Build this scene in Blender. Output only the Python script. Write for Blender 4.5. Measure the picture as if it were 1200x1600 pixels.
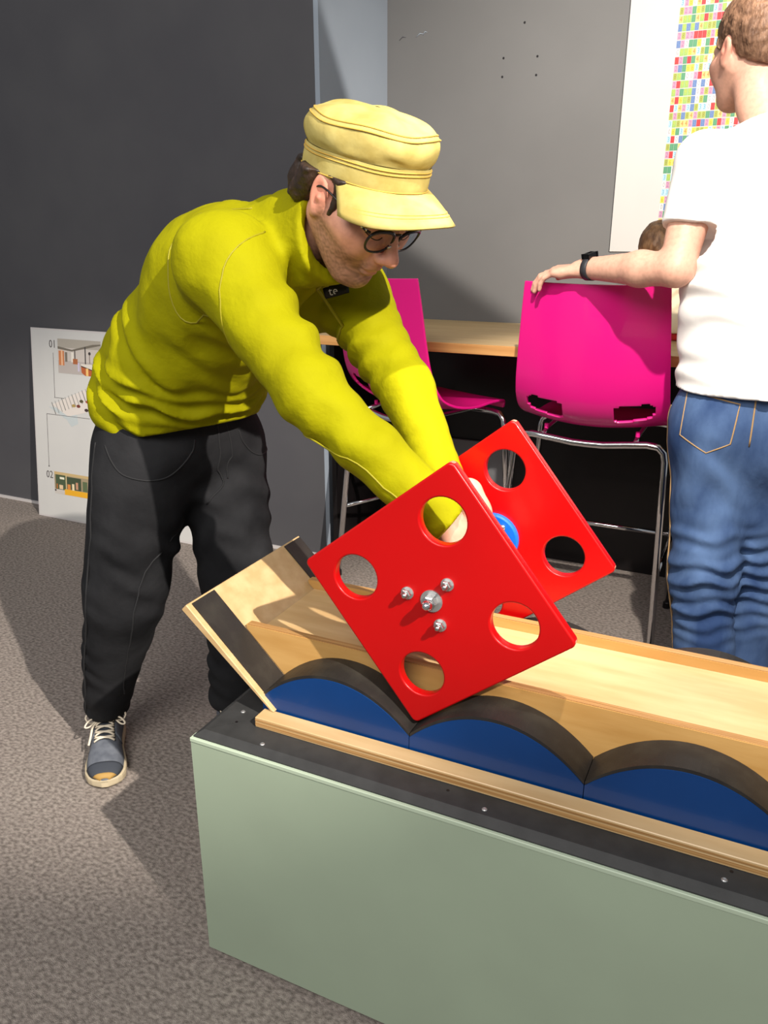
import bpy, bmesh, math, random
import numpy as np
from mathutils import Vector, Matrix
from mathutils.bvhtree import BVHTree
random.seed(7); rng = np.random.RandomState(5)
for o in list(bpy.data.objects): bpy.data.objects.remove(o)
scene = bpy.context.scene
COL = scene.collection
R_ = math.radians

# ---------------------------------------------------------------- camera
cd = bpy.data.cameras.new('camera'); cam = bpy.data.objects.new('camera', cd); COL.objects.link(cam)
cam.location = (0, 0, 1.35)
cam.rotation_euler = (R_(90 - 19.05), 0, R_(25.5))
cd.sensor_fit = 'VERTICAL'; cd.sensor_height = 36.0; cd.lens = 36.0 * 1260 / 1600
cd.clip_start = 0.05
scene.camera = cam
# ---------------------------------------------------------------- world, lights, exposure
w = bpy.data.worlds.new('world'); scene.world = w; w.use_nodes = True
w.node_tree.nodes['Background'].inputs[0].default_value = (0.92, 0.96, 1.0, 1)
w.node_tree.nodes['Background'].inputs[1].default_value = 0.26
vs = scene.view_settings
vs.view_transform = 'Standard'; vs.look = 'None'; vs.gamma = 1.0; vs.exposure = 0.2
vs.use_curve_mapping = False

def spot(name, loc, target, power, angle, blend, color=(1, .93, .84), radius=.03):
    ld = bpy.data.lights.new(name, 'SPOT'); ld.energy = power; ld.spot_size = R_(angle); ld.spot_blend = blend
    ld.color = color; ld.shadow_soft_size = radius
    o = bpy.data.objects.new(name, ld); COL.objects.link(o); o.location = loc
    o.rotation_euler = (Vector(target) - Vector(loc)).to_track_quat('-Z', 'Y').to_euler()
    return o
def area(name, loc, target, power, sx, sy, color=(1, .97, .93)):
    ld = bpy.data.lights.new(name, 'AREA'); ld.energy = power; ld.shape = 'RECTANGLE'; ld.size = sx; ld.size_y = sy
    ld.color = color
    o = bpy.data.objects.new(name, ld); COL.objects.link(o); o.location = loc
    o.rotation_euler = (Vector(target) - Vector(loc)).to_track_quat('-Z', 'Y').to_euler()
    return o
spot('spot_lamp_key', (0.15, 0.3, 3.4), (0.10, 2.2, 0.7), 580, 43, 0.35)
spot('spot_lamp_side', (2.6, -0.6, 3.9), (-2.2, 2.1, 0.1), 1750, 23, 0.55)
def shadow_cut(o, p1, p2, inside):
    """straight framing imitating a shadow with no known caster: the beam is cut along the plane through the lamp and p1, p2"""
    ld = o.data; ld.use_nodes = True; nt = ld.node_tree; em = nt.nodes['Emission']
    L = o.location; n = (Vector(p1) - L).cross(Vector(p2) - L).normalized()
    if n.dot(Vector(inside) - L) < 0: n = -n
    tc = nt.nodes.new('ShaderNodeNewGeometry'); dt = nt.nodes.new('ShaderNodeVectorMath'); dt.operation = 'DOT_PRODUCT'
    nt.links.new(tc.outputs['Incoming'], dt.inputs[0]); dt.inputs[1].default_value = n
    mr = nt.nodes.new('ShaderNodeMapRange'); mr.inputs[1].default_value = -.004; mr.inputs[2].default_value = .004
    nt.links.new(dt.outputs['Value'], mr.inputs[0]); nt.links.new(mr.outputs[0], em.inputs['Strength'])
wl = spot('added_wall_light', (0.6, 0.9, 3.5), (-0.6, 3.45, 1.2), 900, 60, 1.0)  # added lamp, lights the wall so the cut below can draw a shadow edge
shadow_cut(wl, (-1.52, 3.45, 1.296), (-1.02, 3.45, .998), (-.7, 3.45, 1.8))  # made-up straight cut stands for an unidentified shadow on the back wall
area('added_front_fill', (-0.5, -1.6, 3.4), (-0.5, 1.4, 0.4), 115, 2.6, 1.6)  # unseen fill added behind the camera to brighten front faces

# ---------------------------------------------------------------- materials
def mat(name, col, rough=.5, metal=0., col2=None, nscale=20, ndetail=4, nstretch=None, bump=0., bscale=60, bdist=.002,
        coat=0., attr=None, spec=.5, sheen=0., nlo=.35, nhi=.65, alpha=None, trans=0., ior=1.45):
    m = bpy.data.materials.new(name); m.use_nodes = True
    nt = m.node_tree; b = nt.nodes['Principled BSDF']
    b.inputs['Base Color'].default_value = (*col, 1); b.inputs['Roughness'].default_value = rough
    b.inputs['Metallic'].default_value = metal; b.inputs['Specular IOR Level'].default_value = spec
    b.inputs['Coat Weight'].default_value = coat; b.inputs['Sheen Weight'].default_value = sheen
    b.inputs['Transmission Weight'].default_value = trans; b.inputs['IOR'].default_value = ior
    if alpha is not None: b.inputs['Alpha'].default_value = alpha
    tc = nt.nodes.new('ShaderNodeTexCoord'); mp = nt.nodes.new('ShaderNodeMapping')
    nt.links.new(tc.outputs['Object'], mp.inputs[0])
    if nstretch: mp.inputs['Scale'].default_value = nstretch
    src = None
    if attr:
        a = nt.nodes.new('ShaderNodeAttribute'); a.attribute_name = attr; src = a.outputs['Color']
        if col2 is None: nt.links.new(src, b.inputs['Base Color'])
    if col2 is not None:
        n = nt.nodes.new('ShaderNodeTexNoise'); n.inputs['Scale'].default_value = nscale; n.inputs['Detail'].default_value = ndetail
        nt.links.new(mp.outputs[0], n.inputs['Vector'])
        mr = nt.nodes.new('ShaderNodeMapRange'); mr.inputs[1].default_value = nlo; mr.inputs[2].default_value = nhi
        nt.links.new(n.outputs['Fac'], mr.inputs[0])
        mx = nt.nodes.new('ShaderNodeMix'); mx.data_type = 'RGBA'
        nt.links.new(mr.outputs[0], mx.inputs[0])
        mx.inputs[6].default_value = (*col, 1); mx.inputs[7].default_value = (*col2, 1)
        if attr:
            m2 = nt.nodes.new('ShaderNodeMix'); m2.data_type = 'RGBA'; m2.blend_type = 'MULTIPLY'; m2.inputs[0].default_value = 1
            nt.links.new(src, m2.inputs[6]); nt.links.new(mx.outputs[2], m2.inputs[7]); nt.links.new(m2.outputs[2], b.inputs['Base Color'])
        else: nt.links.new(mx.outputs[2], b.inputs['Base Color'])
    if bump:
        n2 = nt.nodes.new('ShaderNodeTexNoise'); n2.inputs['Scale'].default_value = bscale; n2.inputs['Detail'].default_value = 5
        nt.links.new(mp.outputs[0], n2.inputs['Vector'])
        bp = nt.nodes.new('ShaderNodeBump'); bp.inputs['Strength'].default_value = bump; bp.inputs['Distance'].default_value = bdist
        nt.links.new(n2.outputs['Fac'], bp.inputs['Height']); nt.links.new(bp.outputs[0], b.inputs['Normal'])
    return m
def srgb(r, g, b):
    f = lambda c: (c / 255 / 12.92) if c <= 10 else ((c / 255 + .055) / 1.055) ** 2.4
    return (f(r), f(g), f(b))

M = {}
M['carpet'] = mat('carpet', srgb(178, 166, 157), .95, col2=srgb(122, 113, 107), nscale=85, ndetail=9, nstretch=(1, 1.5, 1), bump=.9, bscale=420, bdist=.005, nlo=.34, nhi=.66, spec=.1)
M['wall_dark'] = mat('dark_paint', srgb(86, 85, 88), .75, col2=srgb(81, 80, 84), nscale=3, bump=.05, bscale=200, spec=.25)
M['wall_grey'] = mat('grey_paint', srgb(106, 105, 104), .7, col2=srgb(102, 101, 100), nscale=2.5, bump=.05, bscale=220, spec=.25)
M['wall_pale'] = mat('pale_paint', srgb(152, 161, 172), .7, col2=srgb(148, 157, 168), nscale=3, bump=.05, bscale=200, spec=.25)
M['black'] = mat('black_laminate', srgb(26, 23, 24), .32, spec=.35)
M['rim'] = mat('black_rubber_rim', srgb(50, 50, 50), .6, col2=srgb(42, 42, 42), nscale=30, bump=.12, bscale=400, bdist=.001)
M['tread'] = mat('black_tread', srgb(33, 30, 28), .5, col2=srgb(48, 45, 40), nscale=26, ndetail=6, nlo=.45, nhi=.8, bump=.25, bscale=260, bdist=.001)
M['green'] = mat('sage_laminate', srgb(154, 168, 146), .5, col2=srgb(150, 163, 142), nscale=4, spec=.35)
M['greenlit'] = mat('sage_edge_lit', srgb(172, 186, 164), .5)  # paler sage, the light on the panel's top edge put into the colour
M['ply'] = mat('birch_plywood', srgb(198, 168, 124), .34, col2=srgb(183, 150, 104), nscale=9, ndetail=6, nstretch=(.5, 3, 5), bump=.05, bscale=60, spec=.5)
M['plydark'] = mat('birch_panel', srgb(192, 150, 90), .36, col2=srgb(177, 133, 73), nscale=8, ndetail=6, nstretch=(.6, 3, 4), bump=.05, bscale=60)
M['plyedge'] = mat('plywood_edge', srgb(184, 142, 90), .5, col2=srgb(142, 102, 58), nscale=14, ndetail=4, nstretch=(.3, 30, 30), bump=.1, bscale=80)
M['pine'] = mat('pine_board', srgb(212, 183, 136), .42, col2=srgb(196, 163, 112), nscale=10, nstretch=(.35, 5, 5), bump=.04, bscale=50)
M['pineedge'] = mat('pine_edge', srgb(214, 160, 98), .45, col2=srgb(196, 140, 80), nscale=12, nstretch=(.35, 5, 5))
M['blue'] = mat('blue_lacquer', srgb(2, 52, 108), .33, col2=srgb(1, 47, 99), nscale=5, spec=.45, coat=.15)
M['blueplastic'] = mat('blue_plastic', srgb(10, 92, 190), .35)
M['red'] = mat('red_lacquer', srgb(172, 3, 5), .34, col2=srgb(164, 2, 4), nscale=4, spec=.4, coat=.1, bump=.02, bscale=90)
M['redworn'] = mat('worn_edge', srgb(196, 170, 140), .6, col2=srgb(190, 30, 24), nscale=160, ndetail=6)
M['steel'] = mat('steel', (.62, .61, .6), .25, 1.0)
M['chrome'] = mat('chrome', (.78, .78, .8), .07, 1.0)
M['zinc'] = mat('zinc', (.55, .55, .55), .42, .9)
M['magenta'] = mat('magenta_plastic', srgb(226, 24, 128), .25, spec=.5, coat=.2)
M['white'] = mat('white_paper', srgb(212, 210, 206), .6, col2=srgb(207, 205, 202), nscale=4)
M['paper'] = mat('poster_paper', srgb(180, 178, 174), .6, col2=srgb(176, 174, 171), nscale=4)
M['whiteedge'] = mat('board_edge', srgb(206, 200, 198), .6)
M['print'] = mat('print', (1, 1, 1), .55, attr='col')
M['ink'] = mat('ink', srgb(96, 92, 92), .6)
M['jacket'] = mat('lime_softshell', srgb(146, 142, 2), .8, col2=srgb(136, 131, 1), nscale=6, bump=.45, bscale=20, bdist=.012, spec=.12)
M['jacketseam'] = mat('lime_seam', srgb(138, 130, 5), .6)
M['jeansblack'] = mat('black_denim', srgb(40, 40, 42), .85, col2=srgb(25, 25, 27), nscale=7, ndetail=7, bump=.3, bscale=26, bdist=.008, spec=.15)
M['stitchdark'] = mat('grey_stitch', srgb(27, 27, 29), .8)
M['jeansblue'] = mat('blue_denim', srgb(84, 108, 146), .85, col2=srgb(44, 64, 102), nscale=9, ndetail=8, nstretch=(1, 1, .5), bump=.35, bscale=30, bdist=.008, spec=.15)
M['stitchtan'] = mat('tan_stitch', srgb(168, 134, 92), .8)
M['tee'] = mat('white_cotton', srgb(236, 232, 228), .85, bump=.2, bscale=16, bdist=.008, spec=.2)
M['skin'] = mat('skin', (1, 1, 1), .5, attr='col', col2=(.86, .84, .84), nscale=90, nlo=.4, nhi=.7, bump=.12, bscale=420, bdist=.0008, spec=.4)
M['hair'] = mat('dark_brown_hair', srgb(58, 40, 30), .55, col2=srgb(32, 22, 17), nscale=60, nstretch=(1, 1, .35), bump=.6, bscale=120, bdist=.004)
M['hairbrown'] = mat('short_brown_hair', srgb(134, 100, 76), .6, col2=srgb(92, 64, 46), nscale=120, nstretch=(1, 1, .4), bump=.7, bscale=220, bdist=.004)
M['hairlight'] = mat('light_brown_hair', srgb(150, 112, 76), .5, col2=srgb(96, 66, 44), nscale=70, nstretch=(1, 1, .3), bump=.6, bscale=140, bdist=.004)
M['cap'] = mat('khaki_cotton', srgb(186, 170, 104), .9, col2=srgb(168, 149, 82), nscale=22, ndetail=5, bump=.22, bscale=60, bdist=.004, spec=.15)
M['capseam'] = mat('khaki_stitching', srgb(190, 152, 66), .85)
M['glassframe'] = mat('dark_frame', srgb(26, 22, 24), .25)
M['lens'] = mat('lens', (1, 1, 1), .02, trans=1.0, ior=1.12, spec=.5)
M['eyewhite'] = mat('eye_white', srgb(222, 214, 208), .2)
M['iris'] = mat('iris', srgb(60, 40, 26), .2)
M['shoegrey'] = mat('grey_suede', srgb(104, 108, 116), .8, col2=srgb(84, 88, 97), nscale=40, bump=.2, bscale=300)
M['shoedark'] = mat('charcoal_mesh', srgb(56, 60, 68), .8, bump=.3, bscale=500)
M['sole'] = mat('cream_sole', srgb(196, 180, 150), .7)
M['gum'] = mat('gum_toe', srgb(168, 132, 70), .7)
M['lace'] = mat('cream_lace', srgb(222, 208, 186), .85, bump=.2, bscale=500)
M['sock'] = mat('black_sock', srgb(26, 25, 26), .9)
M['watch'] = mat('black_silicone', srgb(48, 48, 52), .5)
M['watchglass'] = mat('watch_glass', srgb(14, 14, 16), .08)
M['logo'] = mat('black_badge', srgb(18, 18, 18), .5)
M['letter'] = mat('white_letter', srgb(232, 232, 226), .5)
M['beige'] = mat('beige_print_cotton', srgb(226, 210, 178), .85, col2=srgb(150, 130, 96), nscale=34, nlo=.58, nhi=.62, bump=.2, bscale=20, bdist=.006)
M['redcloth'] = mat('red_cloth', srgb(190, 40, 40), .8)
M['greybox'] = mat('grey_crate', srgb(122, 122, 124), .6)

# ---------------------------------------------------------------- object helpers
def tag(o, label=None, cat=None, group=None, kind=None):
    if label: o['label'] = label
    if cat: o['category'] = cat
    if group: o['group'] = group
    if kind: o['kind'] = kind
    return o
def link(name, me, m=None, parent=None, loc=None):
    o = bpy.data.objects.new(name, me); COL.objects.link(o)
    if m: me.materials.append(M[m] if isinstance(m, str) else m)
    if parent:
        o.parent = parent
        if ABS[0]: o.matrix_parent_inverse = world_of(parent).inverted()
    if loc: o.location = loc
    return o
ABS = [True]       # True: part vertices are given in world coordinates; False: in the thing's own
def world_of(o):
    m = Matrix.LocRotScale(o.location, o.rotation_euler, None)
    return world_of(o.parent) @ o.matrix_parent_inverse @ m if o.parent else m
def empty(name, loc, rz=0):
    o = bpy.data.objects.new(name, None); COL.objects.link(o); o.location = loc; o.rotation_euler = (0, 0, rz)
    o.empty_display_size = .1
    return o
def pymesh(name, v, f, m, parent=None, smooth=False):
    me = bpy.data.meshes.new(name); me.from_pydata([tuple(map(float, p)) for p in v], [], [tuple(map(int, q)) for q in f]); me.update()
    if smooth: me.polygons.foreach_set('use_smooth', [True] * len(me.polygons))
    return link(name, me, m, parent)
def bmobj(name, bm, m, parent=None, smooth=False):
    me = bpy.data.meshes.new(name); bm.to_mesh(me); bm.free()
    if smooth: me.polygons.foreach_set('use_smooth', [True] * len(me.polygons))
    return link(name, me, m, parent)
def box(name, lo, hi, m, parent=None, bev=0., seg=1):
    bm = bmesh.new(); bmesh.ops.create_cube(bm, size=1)
    for v in bm.verts:
        for i in range(3): v.co[i] = lo[i] + (v.co[i] + .5) * (hi[i] - lo[i])
    if bev: bmesh.ops.bevel(bm, geom=bm.edges[:], offset=bev, segments=seg, affect='EDGES', profile=.5)
    return bmobj(name, bm, m, parent)
def prism(name, pts, axis, a, b, m, parent=None, bev=0.):
    """polygon pts (2D, in the two other axes in xyz order) extruded along axis from a to b"""
    bm = bmesh.new()
    def put(p, t):
        q = list(p); q.insert(axis, t); return q
    v0 = [bm.verts.new(put(p, a)) for p in pts]; v1 = [bm.verts.new(put(p, b)) for p in pts]
    n = len(pts)
    bm.faces.new(v0); bm.faces.new(v1[::-1])
    for i in range(n): bm.faces.new((v0[i], v1[i], v1[(i + 1) % n], v0[(i + 1) % n]))
    bmesh.ops.recalc_face_normals(bm, faces=bm.faces[:])
    if bev:
        es = [e for e in bm.edges if len(e.link_faces) == 2 and e.calc_face_angle() > .6]
        bmesh.ops.bevel(bm, geom=es, offset=bev, segments=1, affect='EDGES')
    return bmobj(name, bm, m, parent)
def catmull(pts, n=8, closed=False):
    P = [np.array(p, float) for p in pts]; out = []
    N = len(P)
    for i in range(N if closed else N - 1):
        if closed: p0, p1, p2, p3 = P[i - 1], P[i], P[(i + 1) % N], P[(i + 2) % N]
        else: p0, p1, p2, p3 = P[max(i - 1, 0)], P[i], P[i + 1], P[min(i + 2, N - 1)]
        for k in range(n):
            t = k / n
            out.append(.5 * ((2 * p1) + (p2 - p0) * t + (2 * p0 - 5 * p1 + 4 * p2 - p3) * t * t + (3 * p1 - p0 - 3 * p2 + p3) * t ** 3))
    if not closed: out.append(P[-1])
    return out
def tube_geo(pts, r, closed=False, ns=8, flat=None):
    P = np.array(pts, float); N = len(P); V = []; Fc = []
    rr = np.broadcast_to(np.array(r, float), (N,))
    T = np.zeros_like(P)
    for i in range(N):
        a = P[i - 1] if (i > 0 or closed) else P[i]; b = P[(i + 1) % N] if (i < N - 1 or closed) else P[i]
        t = b - a; T[i] = t / (np.linalg.norm(t) + 1e-12)
    up = np.array([0, 0, 1.]) if abs(T[0][2]) < .9 else np.array([1., 0, 0])
    if flat is not None: up = np.array(flat[0], float)
    n = up - T[0] * (up @ T[0]); n /= np.linalg.norm(n)
    for i in range(N):
        if flat is not None: n = np.array(flat[0], float)
        n = n - T[i] * (n @ T[i]); n /= np.linalg.norm(n) + 1e-12; b = np.cross(T[i], n)
        for k in range(ns):
            a = 2 * math.pi * k / ns
            V.append(P[i] + rr[i] * (math.cos(a) * n * (flat[1] if flat is not None else 1) + math.sin(a) * b))
    for i in range(N if closed else N - 1):
        j = (i + 1) % N
        for k in range(ns):
            l = (k + 1) % ns
            Fc.append((i * ns + k, i * ns + l, j * ns + l, j * ns + k))
    if not closed:
        Fc.append(tuple(range(ns))[::-1]); Fc.append(tuple((N - 1) * ns + k for k in range(ns)))
    return V, Fc
def tube(name, pts, r, m, parent=None, closed=False, ns=8, flat=None):
    v, f = tube_geo(pts, r, closed, ns, flat)
    return pymesh(name, v, f, m, parent, True)
def lathe(name, prof, origin, axis, m, parent=None, ns=20, smooth=False):
    """prof: (radius, height) list along axis from origin"""
    ax = Vector(axis).normalized(); q = ax.to_track_quat('Z', 'Y').to_matrix()
    V = []; Fc = []
    for (r, h) in prof:
        for k in range(ns):
            a = 2 * math.pi * k / ns
            V.append(Vector(origin) + q @ Vector((r * math.cos(a), r * math.sin(a), h)))
    for i in range(len(prof) - 1):
        for k in range(ns):
            l = (k + 1) % ns
            Fc.append((i * ns + k, i * ns + l, (i + 1) * ns + l, (i + 1) * ns + k))
    Fc.append(tuple(range(ns))[::-1]); Fc.append(tuple((len(prof) - 1) * ns + k for k in range(ns)))
    return pymesh(name, V, Fc, m, parent, smooth)
def text_mesh(txt, size, extrude=.0004):
    cu = bpy.data.curves.new('t', 'FONT'); cu.body = txt; cu.size = size; cu.extrude = extrude; cu.align_x = 'CENTER'; cu.align_y = 'CENTER'
    cu.resolution_u = 2
    o = bpy.data.objects.new('t', cu); COL.objects.link(o)
    dg = bpy.context.evaluated_depsgraph_get(); me = bpy.data.meshes.new_from_object(o.evaluated_get(dg))
    bpy.data.objects.remove(o); bpy.data.curves.remove(cu)
    me.materials.clear()
    return me
def holed_plate(name, outer, holes, thick, bev, m, parent):
    """outer / holes as 2D point loops; plate lies in local XY, returns mesh object data"""
    cu = bpy.data.curves.new('p', 'CURVE'); cu.dimensions = '2D'; cu.fill_mode = 'BOTH'; cu.extrude = thick / 2 - bev; cu.bevel_depth = bev; cu.bevel_resolution = 2
    cu.offset = -bev
    for L in [outer] + holes:
        s = cu.splines.new('POLY'); s.points.add(len(L) - 1); s.use_cyclic_u = True
        for i, p in enumerate(L): s.points[i].co = (p[0], p[1], 0, 1)
    o = bpy.data.objects.new('p', cu); COL.objects.link(o)
    dg = bpy.context.evaluated_depsgraph_get(); me = bpy.data.meshes.new_from_object(o.evaluated_get(dg))
    bpy.data.objects.remove(o); bpy.data.curves.remove(cu)
    me.materials.clear()
    return me
def colour_attr(me, cols):
    a = me.attributes.new('col', 'FLOAT_COLOR', 'POINT')
    c = np.ones((len(me.vertices), 4), np.float32); c[:, :3] = cols
    a.data.foreach_set('color', c.ravel())

# ---------------------------------------------------------------- implicit surfaces (bodies and clothes)
nrm = lambda v: np.array(v, float) / np.linalg.norm(v)
class G:
    def __init__(s, lo, hi, h):
        s.lo = np.array(lo, float); s.h = h
        s.n = np.ceil((np.array(hi) - s.lo) / h).astype(int) + 1
        s.ax = [(s.lo[i] + h * np.arange(s.n[i])).astype(np.float32) for i in range(3)]
        s.d = np.full(tuple(s.n), 1.0, np.float32)
    def sl(s, lo, hi):
        out = []
        for i in range(3):
            a = int(np.floor((lo[i] - s.lo[i]) / s.h)); b = int(np.ceil((hi[i] - s.lo[i]) / s.h)) + 1
            out.append(slice(max(a, 0), max(min(b, s.n[i]), 0)))
        return tuple(out)
    def pts(s, S):
        return (s.ax[0][S[0]][:, None, None], s.ax[1][S[1]][None, :, None], s.ax[2][S[2]][None, None, :])
    def put(s, fn, lo, hi, k, op='add'):
        m = k + 3 * s.h
        S = s.sl(np.array(lo) - m, np.array(hi) + m)
        D = s.d[S]
        if D.size == 0: return
        v = fn(*s.pts(S)).astype(np.float32)
        if op == 'add':
            if k: t = np.clip(.5 + .5 * (D - v) / k, 0, 1); s.d[S] = D * (1 - t) + v * t - k * t * (1 - t)
            else: s.d[S] = np.minimum(D, v)
        else:
            v = -v
            if k: t = np.clip(.5 - .5 * (D - v) / k, 0, 1); s.d[S] = D * (1 - t) + v * t + k * t * (1 - t)
            else: s.d[S] = np.maximum(D, v)
    def cone(s, a, b, ra, rb, k=.02, op='add', n=None, sq=1.):
        a = np.array(a, float); b = np.array(b, float); ba = b - a; L = float(ba @ ba) + 1e-9; R = max(ra, rb) * max(1, 1 / min(sq, 1))
        if n is not None: n = nrm(np.array(n) - ba * (np.array(n) @ ba) / L)
        def fn(X, Y, Z):
            px, py, pz = X - a[0], Y - a[1], Z - a[2]
            t = np.clip((px * ba[0] + py * ba[1] + pz * ba[2]) / L, 0, 1)
            qx, qy, qz = px - ba[0] * t, py - ba[1] * t, pz - ba[2] * t
            if n is not None:
                e = (qx * n[0] + qy * n[1] + qz * n[2]) * (1 / sq - 1)
                qx, qy, qz = qx + e * n[0], qy + e * n[1], qz + e * n[2]
            return np.sqrt(qx * qx + qy * qy + qz * qz) - (ra + (rb - ra) * t)
        s.put(fn, np.minimum(a, b) - R, np.maximum(a, b) + R, k, op)
    def ell(s, c, r, A=None, k=.02, op='add'):
        c = np.array(c, float); r = np.array(r, float); A = np.eye(3) if A is None else np.array(A, float)
        def fn(X, Y, Z):
            px, py, pz = X - c[0], Y - c[1], Z - c[2]
            q = [px * A[i][0] + py * A[i][1] + pz * A[i][2] for i in range(3)]
            k0 = np.sqrt(sum((q[i] / r[i]) ** 2 for i in range(3))); k1 = np.sqrt(sum((q[i] / r[i] ** 2) ** 2 for i in range(3))) + 1e-6
            return k0 * (k0 - 1) / k1
        R = r.max(); s.put(fn, c - R, c + R, k, op)
    def cut(s, p, n, k=0.):
        """remove everything on the side n points to"""
        X, Y, Z = s.pts((slice(None),) * 3); n = nrm(n)
        v = ((X - p[0]) * n[0] + (Y - p[1]) * n[1] + (Z - p[2]) * n[2]).astype(np.float32)
        if k:
            t = np.clip(.5 - .5 * (s.d - v) / k, 0, 1); s.d = s.d * (1 - t) + v * t + k * t * (1 - t)
        else: s.d = np.maximum(s.d, v)
    def cutlocal(s, p, n, rad):
        """as cut, only within rad of p"""
        p = np.array(p, float); S = s.sl(p - rad, p + rad); X, Y, Z = s.pts(S); n = nrm(n)
        v = ((X - p[0]) * n[0] + (Y - p[1]) * n[1] + (Z - p[2]) * n[2]).astype(np.float32)
        inside = ((X - p[0]) ** 2 + (Y - p[1]) ** 2 + (Z - p[2]) ** 2) < rad * rad
        s.d[S] = np.where(inside, np.maximum(s.d[S], v), s.d[S])
    def waves(s, amp, freq, seed=0, n=6, stretch=(1, 1, 1), mask=None):
        r = np.random.RandomState(seed); X, Y, Z = s.pts((slice(None),) * 3); acc = 0
        for i in range(n):
            dv = r.randn(3) * stretch; dv = dv / np.linalg.norm(dv) * freq * r.uniform(.6, 1.5)
            acc = acc + np.sin(X * dv[0] + Y * dv[1] + Z * dv[2] + r.uniform(0, 6.28)) / n * 1.6
        if mask is not None: acc = acc * mask(X, Y, Z)
        s.d += (amp * acc).astype(np.float32)
    def folds(s, a, b, n, amp, t0, t1, rad, side=None, skew=0., ph=0., sharp=1.):
        """ridges running round a limb from a to b"""
        a = np.array(a, float); b = np.array(b, float); ba = b - a; L = float(ba @ ba)
        S = s.sl(np.minimum(a, b) - rad, np.maximum(a, b) + rad); X, Y, Z = s.pts(S)
        px, py, pz = X - a[0], Y - a[1], Z - a[2]
        t = (px * ba[0] + py * ba[1] + pz * ba[2]) / L
        q = np.sqrt((px - ba[0] * t) ** 2 + (py - ba[1] * t) ** 2 + (pz - ba[2] * t) ** 2)
        u = (t - t0) / (t1 - t0); win = np.clip(4 * u * (1 - u), 0, 1) * np.clip((rad - q) / (rad * .25), 0, 1)
        sk = 0; cs = 1.
        if side is not None:
            sd = nrm(side); w_ = ((px - ba[0] * t) * sd[0] + (py - ba[1] * t) * sd[1] + (pz - ba[2] * t) * sd[2])
            sk = skew * w_; cs = np.clip(.5 + w_ / rad, 0, 1)
        wv = np.sin(2 * math.pi * n * t + sk + ph + 1.3 * np.sin(37 * X + 29 * Y + 23 * Z))
        wv = np.sign(wv) * np.abs(wv) ** sharp
        s.d[S] += (amp * win * cs * wv).astype(np.float32)
    def mesh(s):
        d = s.d; sg = d < 0
        c = [sg[i:d.shape[0] - 1 + i, j:d.shape[1] - 1 + j, k:d.shape[2] - 1 + k] for i in (0, 1) for j in (0, 1) for k in (0, 1)]
        sm = sum(x.astype(np.int8) for x in c); act = (sm > 0) & (sm < 8)
        I = np.argwhere(act); idx = np.full(act.shape, -1, np.int32); idx[act] = np.arange(len(I))
        cor = [(i, j, k) for i in (0, 1) for j in (0, 1) for k in (0, 1)]
        val = np.stack([d[I[:, 0] + q[0], I[:, 1] + q[1], I[:, 2] + q[2]] for q in cor], 1)
        acc = np.zeros((len(I), 3)); cnt = np.zeros(len(I))
        for a in range(8):
            for b in range(a + 1, 8):
                df = np.array(cor[b]) - np.array(cor[a])
                if np.abs(df).sum() != 1: continue
                va, vb = val[:, a], val[:, b]; cr = (va < 0) != (vb < 0)
                t = np.where(cr, va / np.where(cr, va - vb, 1), 0)
                acc += cr[:, None] * (np.array(cor[a]) + t[:, None] * df); cnt += cr
        V = s.lo + s.h * (I + acc / cnt[:, None])
        Fs = []
        for ax in range(3):
            u, v = (ax + 1) % 3, (ax + 2) % 3
            s0 = [slice(None)] * 3; s1 = [slice(None)] * 3
            s0[ax] = slice(0, -1); s1[ax] = slice(1, None)
            A = sg[tuple(s0)]; B = sg[tuple(s1)]; E = np.argwhere(A != B)
            E = E[(E[:, u] > 0) & (E[:, v] > 0) & (E[:, u] < d.shape[u] - 1) & (E[:, v] < d.shape[v] - 1)]
            fl = A[E[:, 0], E[:, 1], E[:, 2]]
            eu = np.zeros(3, int); eu[u] = 1; ev = np.zeros(3, int); ev[v] = 1
            g = lambda e: idx[e[:, 0], e[:, 1], e[:, 2]]
            q = np.stack([g(E - eu - ev), g(E - ev), g(E), g(E - eu)], 1)
            q[~fl] = q[~fl][:, ::-1]
            Fs.append(q)
        Fc = np.concatenate(Fs); Fc = Fc[(Fc >= 0).all(1)]
        return V, Fc
def fastmesh(name, V, Fc, smooth=True):
    me = bpy.data.meshes.new(name); V = np.asarray(V, np.float32); Fc = np.asarray(Fc, np.int32)
    me.vertices.add(len(V)); me.vertices.foreach_set('co', V.ravel())
    me.loops.add(Fc.size); me.loops.foreach_set('vertex_index', Fc.ravel())
    me.polygons.add(len(Fc)); me.polygons.foreach_set('loop_start', np.arange(len(Fc), dtype=np.int32) * 4)
    me.polygons.foreach_set('loop_total', np.full(len(Fc), 4, np.int32))
    me.polygons.foreach_set('use_smooth', np.ones(len(Fc), bool))
    me.update(calc_edges=True); me.validate()
    return me
def relax(V, Fc, it=1, lam=.5):
    V = V.copy()
    for _ in range(it):
        s = np.zeros_like(V); c = np.zeros(len(V))
        for a in range(4):
            i, j = Fc[:, a], Fc[:, (a + 1) % 4]
            np.add.at(s, i, V[j]); np.add.at(c, i, 1); np.add.at(s, j, V[i]); np.add.at(c, j, 1)
        V += lam * (s / np.maximum(c, 1)[:, None] - V)
    return V
def gobj(name, g, m, parent, it=1):
    V, Fc = g.mesh(); V = relax(V, Fc, it) if it else V
    return link(name, fastmesh(name, V, Fc), m, parent)
def bvh_of(*grids):
    Vs, Fs, n = [], [], 0
    for g in grids:
        V, Fc = g; Vs += [tuple(v) for v in V]; Fs += [tuple(int(x) + n for x in f) for f in Fc]; n += len(V)
    return BVHTree.FromPolygons(Vs, Fs)
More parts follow.
